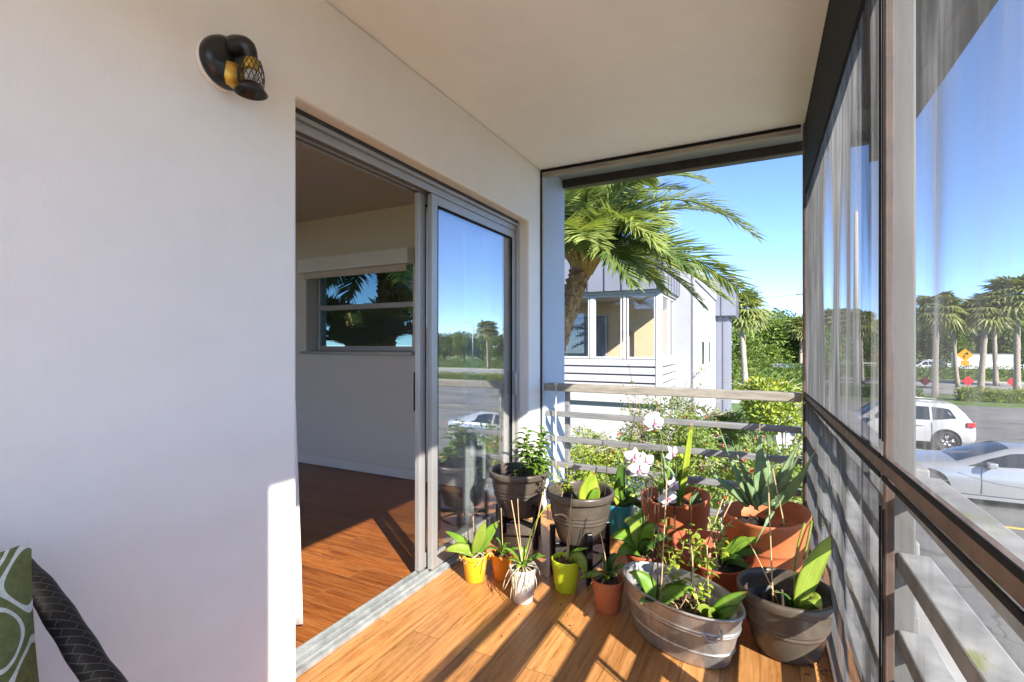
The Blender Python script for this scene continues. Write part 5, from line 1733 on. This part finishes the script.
def hedge(label, a, c, h, w, mat, seed, n, size=.16):
    random.seed(seed)
    a, c = V((a[0], a[1], GZ)), V((c[0], c[1], GZ))
    t = thing('hedge', label, 'hedge', a, 'clipped hedges beyond the lot')
    L = (c - a).length; d = (c - a).normalized(); s = V((-d.y, d.x, 0))
    core = MB()
    rot = Matrix((d, s, (0, 0, 1))).transposed()
    core.obox(d * L / 2 + V((0, 0, h * .42)), L * .98, w * .7, h * .84, rot)
    core.build('branches', 'tree_leaf', t)
    mb = MB()
    for k in range(n):
        f = random.choice((0, 0, 1, 1, 2))
        p = d * random.uniform(0, L)
        hh = h * (1 + .08 * math.sin(p.length * 2.1 + seed))
        if f < 2:
            p = p + s * (w * .5 * (1 if f else -1) + random.uniform(-.10, .06)) + V((0, 0, random.uniform(0, hh)))
        else:
            p = p + s * random.uniform(-.5, .5) * w + V((0, 0, hh + random.uniform(-.12, .08)))
        mb.leaflet(p, V((random.uniform(-1, 1), random.uniform(-1, 1), random.uniform(-.6, 1))).normalized(), V((0, 0, 1)), size * random.uniform(.7, 1.3), size * .55)
    mb.build('foliage', mat, t)
hedge('yellow-green low hedge at the far edge of the parking lot', (12.5, 45.5), (30, 45.5), .85, 1.1, 'shrub_leaf_yellow', 81, 6500, .17)
hedge('long dark hedge across the street behind the red diamond markers', (6, 74), (52, 74), 1.4, 1.2, 'hedge_leaf', 82, 7000, .24)
hedge('tall clipped hedge beyond the lawn left of the screens', (-4.5, 47), (4.5, 49), 2.4, 1.4, 'hedge_leaf', 83, 6500, .18)
hedge('dark hedge in front of the parking lot seen through the near screen', (3.2, 45.5), (10.5, 45.5), .9, 1.0, 'hedge_leaf', 84, 3000, .17)

# ------------------------------------------------------------------ cars
def loft_car(t, st, mat, name='body'):
    """st: stations (x, z0, zbelt, zroof, half width at belt, half width at roof)"""
    mb = MB(); vs, fs = [], []
    for (x, z0, zb, zr, wb, wr) in st:
        half = [(0, z0), (wb * .88, z0), (wb * .985, z0 + .10), (wb * 1.0, (z0 + zb) * .5), (wb * .985, zb - .05), (wb * .955, zb)]
        half += [(wr + (wb * .955 - wr) * .08, zr - .07 * min(1, (zr - zb) / .3)), (wr * .90, zr - .012), (wr * .5, zr + .012), (0, zr + .018)]
        ring = half + [(-y, z) for (y, z) in half[-2:0:-1]]
        vs += [(x, y, z) for (y, z) in ring]
    m_ = len(ring)
    for i in range(len(st) - 1):
        for k in range(m_):
            fs.append((i * m_ + k, (i + 1) * m_ + k, (i + 1) * m_ + (k + 1) % m_, i * m_ + (k + 1) % m_))
    fs.append(tuple(range(m_))); fs.append(tuple((len(st) - 1) * m_ + k for k in range(m_))[::-1])
    mb._add(vs, fs, True)
    o = mb.build(name, mat, t)
    e = o.modifiers.new('es', 'EDGE_SPLIT'); e.split_angle = R(42)
    return o

def interp(st, x):
    for a, c in zip(st[:-1], st[1:]):
        if a[0] <= x <= c[0]:
            s = (x - a[0]) / (c[0] - a[0])
            return [a[i] + (c[i] - a[i]) * s for i in range(6)]
    return st[0] if x < st[0][0] else st[-1]

def side_panel(t, st, outline, mat, name, sgn, off_=.010):
    """outline of (x, f): f = 0 at the belt, 1 at the roof edge"""
    def surf(x, f, o_):
        _, z0, zb, zr, wb, wr = interp(st, x)
        zt = zr - .07 * min(1, (zr - zb) / .3)
        return V((x, sgn * ((wb * .955) * (1 - f) + (wr + (wb * .955 - wr) * .08) * f + o_), zb + (zt - zb) * f))
    xs_ = [p[0] for p in outline]
    n = 14
    mb = MB(); vs, fs = [], []
    for i in range(n + 1):
        x = min(xs_) + (max(xs_) - min(xs_)) * (.002 + .996 * i / n)
        cr = []
        for (a, b_) in zip(outline, outline[1:] + outline[:1]):
            if (a[0] - x) * (b_[0] - x) < 0:
                cr.append(a[1] + (b_[1] - a[1]) * (x - a[0]) / (b_[0] - a[0]))
        lo_, hi_ = (min(cr), max(cr)) if len(cr) > 1 else (.1, .1)
        for k in range(4):
            vs.append(surf(x, lo_ + (hi_ - lo_) * k / 3, off_))
    for i in range(n):
        for k in range(3):
            q = (i * 4 + k, (i + 1) * 4 + k, (i + 1) * 4 + k + 1, i * 4 + k + 1)
            fs.append(q if sgn < 0 else q[::-1])
    mb._add(vs, fs, True)
    return mb.build(name, mat, t)

def top_glass(t, st, x0, x1, name):
    mb = MB(); vs, fs = [], []
    for i in range(9):
        x = x0 + (x1 - x0) * i / 8
        _, z0, zb, zr, wb, wr = interp(st, x)
        for q in (-.93, -.5, -.2, 0, .2, .5, .93):
            a = abs(q)
            z = zr + .018 - .006 * a / .5 if a <= .5 else zr + .012 - .024 * (a - .5) / .4
            vs.append((x, q * .9 * wr / .93 * .97 if a > .9 else q * wr, z + .012))
    for i in range(8):
        for k in range(6):
            fs.append((i * 7 + k, (i + 1) * 7 + k, (i + 1) * 7 + k + 1, i * 7 + k + 1))
    mb._add(vs, fs, True)
    return mb.build(name, 'car_glass', t)

def wheel(t, x, y, r, sgn, spokes=5, w=.23, style='alloy'):
    fr_ = Quaternion((1, 0, 0), -sgn * PI / 2).to_matrix()
    q = lambda prof, n=36: MB().lathe(prof, (x, y, r), n, frame=fr_)
    o = q([(r * .66, -w / 2), (r * .93, -w / 2), (r, -w * .36), (r, w * .36), (r * .93, w / 2), (r * .68, w / 2), (r * .66, w * .4)]).build('wheel', 'tyre', t)
    rim = q([(0, w * .22), (r * .55, w * .18), (r * .62, w * .36), (r * .68, w * .46), (r * .70, w * .44), (r * .70, w * .1), (0, w * .05)])
    rim.build('rim_back', 'black_paint', o)
    sp_ = MB()
    sp_.lathe([(0, w * .50), (r * .12, w * .48), (r * .13, w * .2), (0, w * .2)], (x, y, r), 16, frame=fr_)
    for k in range(spokes):
        th = 2 * PI * k / spokes + .3
        for dth in (-.16, .16):
            a = V((math.cos(th) * r * .10, math.sin(th) * r * .10, w * .40)); c = V((math.cos(th + dth) * r * .64, math.sin(th + dth) * r * .64, w * .44))
            sp_.tube([V((x, y, r)) + fr_ @ a, V((x, y, r)) + fr_ @ c], [r * .055, r * .045], 6)
    sp_.lathe([(r * .60, w * .36), (r * .70, w * .50), (r * .71, w * .40), (r * .62, w * .3)], (x, y, r), 36, frame=fr_)
    sp_.build('rim', style, o)
    return o

def arch(t, x, y, r, sgn, mat='black_rubber'):
    fr_ = Quaternion((1, 0, 0), -sgn * PI / 2).to_matrix()
    MB().lathe([(0, -.28), (r, -.28), (r, .004), (r * .97, .008), (0, .004)], (x, y, r * .92), 40, frame=fr_).build('wheel_arch', mat, t)

def suv(label, loc, rz, mat='car_white'):
    t = thing('parked_car', label, 'car', loc, 'cars in the parking lot', rz)
    st = [(-2.28, .45, .80, .84, .62, .52), (-2.24, .34, .92, .96, .82, .66), (-2.05, .27, 1.0, 1.04, .93, .74), (-1.6, .25, 1.05, 1.10, .96, .78), (-1.12, .25, 1.08, 1.15, .97, .76), (-.55, .25, 1.09, 1.62, .97, .70), (-.25, .25, 1.09, 1.74, .97, .70), (.5, .25, 1.10, 1.79, .97, .71), (1.3, .26, 1.11, 1.77, .97, .70), (1.75, .28, 1.12, 1.72, .96, .67), (2.0, .32, 1.12, 1.45, .94, .70), (2.18, .36, 1.08, 1.14, .91, .78), (2.26, .42, .92, .98, .86, .74), (2.28, .5, .80, .86, .8, .7)]
    loft_car(t, st, mat)
    for s in (-1, 1):
        side_panel(t, st, [(-.95, .08), (.02, .08), (.02, .88), (-.30, .90), (-.52, .74)], 'car_glass', 'side_window', s)
        side_panel(t, st, [(.10, .08), (.95, .08), (.95, .86), (.10, .88)], 'car_glass', 'side_window', s)
        side_panel(t, st, [(1.03, .08), (1.72, .22), (1.55, .80), (1.03, .86)], 'car_glass', 'side_window', s)
        for x in (-1.42, 1.40):
            arch(t, x, s * .965, .44, s); wheel(t, x, s * .90, .375, s)
        MB().box(1.98, 2.22, s * .93 - .05, s * .93 + .03, .95, 1.12).build('tail_light', 'tail_red', t, .02)
        MB().box(-2.2, -1.95, s * .84 - .05, s * .84 + .04, .80, .92).build('headlight', 'alloy', t, .02)
        MB().box(-.95, -.78, s * 1.06 - .09, s * 1.06 + .09, 1.06, 1.22).build('mirror', mat, t, .03)
        MB().tube([(-.35, s * .62, 1.80), (.5, s * .64, 1.85), (1.5, s * .62, 1.81)], .02, 6).build('roof_rail', 'alloy', t)
        for x in (-.35, .55):
            MB().box(x, x + .20, s * .985 - .012, s * .985 + .012, .93, .96).build('door_handle', mat, t, .005)
        MB().box(-1.0, 1.0, s * .94 - .04, s * .955, .26, .34).build('sill', 'black_rubber', t, .01)
        for x in (-.98, .06, .99):
            MB().box(x - .006, x + .006, s * .972 - .006, s * .972 + .003, .38, 1.06).build('door_seam', 'black_rubber', t)
    top_glass(t, st, -1.08, -.50, 'windscreen')
    return t

def sedan(label, loc, rz, mat='car_silver'):
    t = thing('parked_car', label, 'car', loc, 'cars in the parking lot', rz)
    st = [(-2.52, .42, .66, .70, .66, .55), (-2.46, .28, .76, .80, .84, .70), (-2.2, .20, .86, .90, .92, .74), (-1.6, .19, .93, .99, .95, .78), (-.95, .19, .96, 1.03, .955, .76), (-.45, .19, .97, 1.22, .955, .70), (.05, .19, .975, 1.41, .955, .63), (.6, .19, .98, 1.47, .955, .62), (1.1, .20, .99, 1.44, .955, .61), (1.6, .21, 1.0, 1.26, .95, .64), (2.0, .22, 1.0, 1.08, .93, .72), (2.4, .30, .98, 1.04, .88, .74), (2.52, .42, .86, .92, .80, .70)]
    loft_car(t, st, mat)
    for s in (-1, 1):
        side_panel(t, st, [(-.80, .08), (.42, .10), (.42, .90), (.08, .88), (-.40, .80)], 'car_glass', 'side_window', s)
        side_panel(t, st, [(.50, .10), (1.42, .12), (1.18, .76), (.85, .88), (.50, .90)], 'car_glass', 'side_window', s)
        for x in (-1.55, 1.50):
            arch(t, x, s * .945, .43, s); wheel(t, x, s * .885, .36, s, 5, .24, 'black_paint')
        MB().box(-2.44, -2.15, s * .80 - .10, s * .80 + .06, .66, .76).build('headlight', 'car_glass', t, .02)
        MB().box(2.35, 2.50, s * .72 - .12, s * .72 + .12, .80, .92).build('tail_light', 'tail_red', t, .02)
        MB().box(-.48, -.30, s * 1.04 - .10, s * 1.04 + .09, .98, 1.11).build('mirror', mat, t, .03)
        for x in (.28, 1.28):
            MB().box(x, x + .18, s * .955 - .012, s * .96 + .010, .84, .87).build('door_handle', mat, t, .005)
        for x in (-.55, .46, 1.36):
            MB().box(x - .005, x + .005, s * .955 - .006, s * .955 + .004, .32, .96).build('door_seam', 'black_rubber', t)
        MB().tube(smooth_path([(-1.0, s * .945, .80), (-.3, s * .962, .62), (.6, s * .962, .56), (1.2, s * .955, .66), (1.7, s * .945, .86)], 4), .008, 6).build('body_crease', mat, t)
        MB().box(-1.1, 1.05, s * .93 - .04, s * .955, .19, .27).build('sill', mat, t, .01)
    top_glass(t, st, -.93, .08, 'windscreen')
    top_glass(t, st, 1.18, 1.97, 'rear_window')
    MB().box(-2.50, -2.44, -.55, .55, .42, .60).build('grille', 'black_rubber', t, .01)
    return t

suv('white station wagon parked behind the silver car, tail to the right', (4.7, 24.2, GZ + .013), 0)
sedan('silver low sedan parked nearest the balcony, nose to the left', (5.35, 16.7, GZ + .013), 0)
suv('pale grey wagon parked far across the lot outside the right edge', (27, 33, GZ + .013), 0, 'car_silver')
sedan('black sedan parked far across the lot outside the right edge', (33, 33, GZ + .013), 0, 'car_black')
suv('white wagon far right of the lot mirrored low in the glass door', (22, 22, GZ + .013), R(90), 'car_white')

# box trailer and van across the street
x, y = dirpos(982, 66)
t = thing('box_trailer', 'white box trailer across the street between palm trunks', 'trailer', (x, y, GZ))
MB().box(-2.9, 2.9, -1.1, 1.1, .75, 2.75).build('box', 'white_paint', t, .04)
MB().box(-2.9, 2.9, -1.05, 1.05, .6, .75).build('chassis', 'dark_bronze', t)
for s in (-1, 1):
    for xx in (-.5, .45):
        wheel(t, xx, s * .98, .36, s, 5, .2)
MB().tube([(-2.9, 0, .65), (-4.0, 0, .6)], .06, 8).build('hitch', 'galv_post', t)
MB().box(-2.92, 2.92, -1.12, -1.10, 2.60, 2.77).build('trim', 'galv_post', t)
x, y = dirpos(925, 70)
suv('white wagon parked across the street just right of the column', (x, y, GZ), R(8), 'car_white')
x, y = dirpos(1012, 72)
suv('dark wagon parked across the street by the dark hedge', (x, y, GZ), R(5), 'car_black')

# ------------------------------------------------------------------ signs, poles, wires, fence
def plate(o_name, t, c, half, mat, thick=.02, face=0.0):
    rot = (Quaternion((0, 0, 1), face) @ Quaternion((0, 1, 0), PI / 4)).to_matrix()
    return MB().obox(c, half * math.sqrt(2), thick, half * math.sqrt(2), rot).build(o_name, mat, t, .004)
def red_marker(label, u, d, v):
    x, y = dirpos(u, d)
    t = thing('marker_sign', label, 'sign', (x, y, GZ), 'red diamond markers across the street', R(-12))
    zc = 1.2 - (v - HY) * d / F_PX - GZ
    MB().tube([(0, .04, 0), (0, .04, zc + .2)], .035, 8).build('post', 'galv_post', t)
    plate('panel', t, (0, 0, zc), .47, 'sign_red')
red_marker('red diamond marker nearest the white column', 925, 46, 381)
red_marker('red diamond marker below the yellow diamond sign', 968, 46, 381)
red_marker('red diamond marker beside the tallest palm trunk', 1013, 46, 382)
def warn(label, u, d, v):
    x, y = dirpos(u, d)
    t = thing('warning_sign', label, 'sign', (x, y, GZ), 'yellow warning signs', R(-12))
    zc = 1.2 - (v - HY) * d / F_PX - GZ
    MB().tube([(0, .04, 0), (0, .04, zc + .4)], .04, 8).build('post', 'galv_post', t)
    plate('panel', t, (0, 0, zc), .68, 'sign_yellow')
    MB().box(-.33, .33, -.012, .012, zc - 1.12, zc - .60).build('plaque', 'sign_yellow', t, .01)
    s = MB()
    s.tube(smooth_path([(-.02, -.022, zc - .26), (-.02, -.022, zc - .02), (.10, -.022, zc + .12), (.14, -.022, zc + .16)], 4), .045, 6, .3)
    s.prism([(.26, -.012, zc + .02), (.24, -.012, zc + .30), (-.02, -.012, zc + .20)], (0, -.015, 0))
    s.build('arrow', 'black_paint', t)
warn('yellow diamond warning sign with a plaque right of the white column', 965, 52, 355)
warn('yellow diamond warning sign seen through the near screen left of the column', 880, 56, 357)

def pole(name, label, u, d, h, r, mat):
    x, y = dirpos(u, d)
    t = thing(name, label, 'pole', (x, y, GZ))
    MB().tube([(0, 0, 0), (0, 0, h)], [r * 1.2, r * .75], 12).build('shaft', mat, t)
    return t
t = pole('utility_pole', 'slim utility pole beside the brown corner post', 804.2, 62, 11.6, .13, 'concrete_pole')
MB().box(-.9, .9, -.06, .06, 10.3, 10.42).build('crossarm', 'trunk_bark', t)
for xx in (-.75, 0.0, .75):
    MB().lathe([(0, 0), (.05, .02), (.05, .14), (.03, .2), (0, .2)], (xx, 0, 10.42), 10).build('insulator', 'galv_post', t)
poleA = V(t.location)
t = pole('street_pole', 'tall pale concrete pole seen through the near screen', 856, 50, 17.6, .24, 'concrete_pole')
t = pole('street_lamp', 'street lamp on a tall pole mirrored in the glass door', 1255, 48, 7.6, .10, 'galv_post')
MB().tube(smooth_path([(0, 0, 7.5), (.3, 0, 7.9), (1.6, 0, 8.1)], 4), .05, 8).build('arm', 'galv_post', t)
MB().box(1.4, 2.1, -.15, .15, 8.02, 8.16).build('head', 'galv_post', t, .03)
farB = V((*dirpos(560, 62), 0))
for k, (z0, lb) in enumerate(((10.55, 'highest thin power line crossing the blue sky'), (9.3, 'middle thin power line crossing the blue sky'), (8.0, 'lowest thin power line crossing the blue sky'))):
    a = V((poleA.x, poleA.y, GZ + z0)); c = V((farB.x, farB.y, GZ + z0 + .2))
    t = thing('power_line', lb, 'cable', a, 'power lines behind the palm')
    pts = [a.lerp(c, s / 14) - a + V((0, 0, -1.4 * 4 * (s / 14) * (1 - s / 14))) for s in range(15)]
    MB().tube(pts, .022, 5).build('wire', 'wire_black', t)

# white rail fence across the street
x, y = dirpos(930, 71)
t = thing('fence', 'white rail fence across the street behind the red markers', 'fence', (x - 8, y, GZ))
for k in range(15):
    MB().box(k * 2 - .06, k * 2 + .06, -.06, .06, 0, 1.35).build('post', 'white_paint', t)
for z in (.45, .85, 1.2):
    MB().box(0, 28, .061, .10, z - .07, z + .07).build('rail', 'white_paint', t)
# small white utility hut past the lawn
x, y = dirpos(790, 56)
t = thing('shed', 'low white shed partly hidden by the tall bush with yellow flowers', 'shed', (x, y, GZ))
MB().box(-1.8, 1.8, -1, 1, 0, 1.7).build('wall', 'white_paint', t)
MB().prism([(-2, -1.2, 1.7), (2, -1.2, 1.7), (2, 1.2, 1.7), (-2, 1.2, 1.7)], (0, 0, .12)).build('roof', 'galv_post', t)
# long pale buildings beyond the lot, seen only in the door's reflection
for (u, d, L_, h, lb) in ((1330, 140, 30, 7.5, 'long pale low building mirrored in the glass door'), (1700, 170, 44, 9, 'wide pale building farther right across the lot')):
    x, y = dirpos(u, d)
    t = thing('building', lb, 'building', (x, y, GZ), None, R(-55))
    MB().box(-L_ / 2, L_ / 2, -5, 5, 0, h).build('wall', 'stucco_grey', t)
    MB().box(-L_ / 2 - .3, L_ / 2 + .3, -5.3, 5.3, h, h + .4).build('roof', 'metal_seam', t)
    k = -L_ / 2 + 1.5
    while k < L_ / 2 - 2:
        MB().box(k, k + 1.4, -5.04, -5.002, h - 2.6, h - 1.0).build('window', 'car_glass', t)
        k += 3

# ------------------------------------------------------------------ camera, sky, sun
cam = bpy.data.cameras.new('camera')
cam.sensor_width = 36
cam.lens = 36 * F_PX / 1024
cam.shift_y = 4 / 1024
cam.clip_start = 0.05; cam.clip_end = 3000
co = bpy.data.objects.new('camera', cam)
co.location = EYE
co.rotation_euler = (PI / 2, 0, YAW)
COL.objects.link(co)
sc.camera = co

SUN_EL, SUN_AZ = R(31.7), R(125)             # azimuth clockwise from +Y
w = bpy.data.worlds.new('World')
sc.world = w
w.use_nodes = True
nt = w.node_tree
nt.nodes.clear()
out = nt.nodes.new('ShaderNodeOutputWorld')
bg = nt.nodes.new('ShaderNodeBackground')
sky = nt.nodes.new('ShaderNodeTexSky')
sky.sky_type = 'NISHITA'; sky.sun_disc = False
sky.sun_elevation = SUN_EL; sky.sun_rotation = SUN_AZ
sky.air_density = 0.42; sky.dust_density = 0.0; sky.ozone_density = 4.0
bg.inputs['Strength'].default_value = 0.13
nt.links.new(sky.outputs[0], bg.inputs[0]); nt.links.new(bg.outputs[0], out.inputs[0])

sl = bpy.data.lights.new('sun', 'SUN')
sl.energy = 4.0; sl.angle = R(.5); sl.color = (1.0, .94, .85)
so = bpy.data.objects.new('sun', sl)
d = V((math.sin(SUN_AZ) * math.cos(SUN_EL), math.cos(SUN_AZ) * math.cos(SUN_EL), math.sin(SUN_EL)))
so.rotation_euler = (-d).to_track_quat('-Z', 'Y').to_euler()
so.location = d * 60
COL.objects.link(so)

sc.view_settings.view_transform = 'Standard'
sc.view_settings.look = 'None'
sc.view_settings.gamma = 1
sc.view_settings.use_curve_mapping = False
sc.view_settings.exposure = 2.02
sc.render.engine = 'CYCLES'
cy = sc.cycles
cy.use_denoising = True
try:
    cy.denoiser = 'OPENIMAGEDENOISE'
except Exception:
    pass
cy.max_bounces = 12; cy.diffuse_bounces = 7; cy.glossy_bounces = 4
cy.transparent_max_bounces = 24; cy.transmission_bounces = 6
cy.sample_clamp_indirect = 8
cy.caustics_reflective = False; cy.caustics_refractive = False
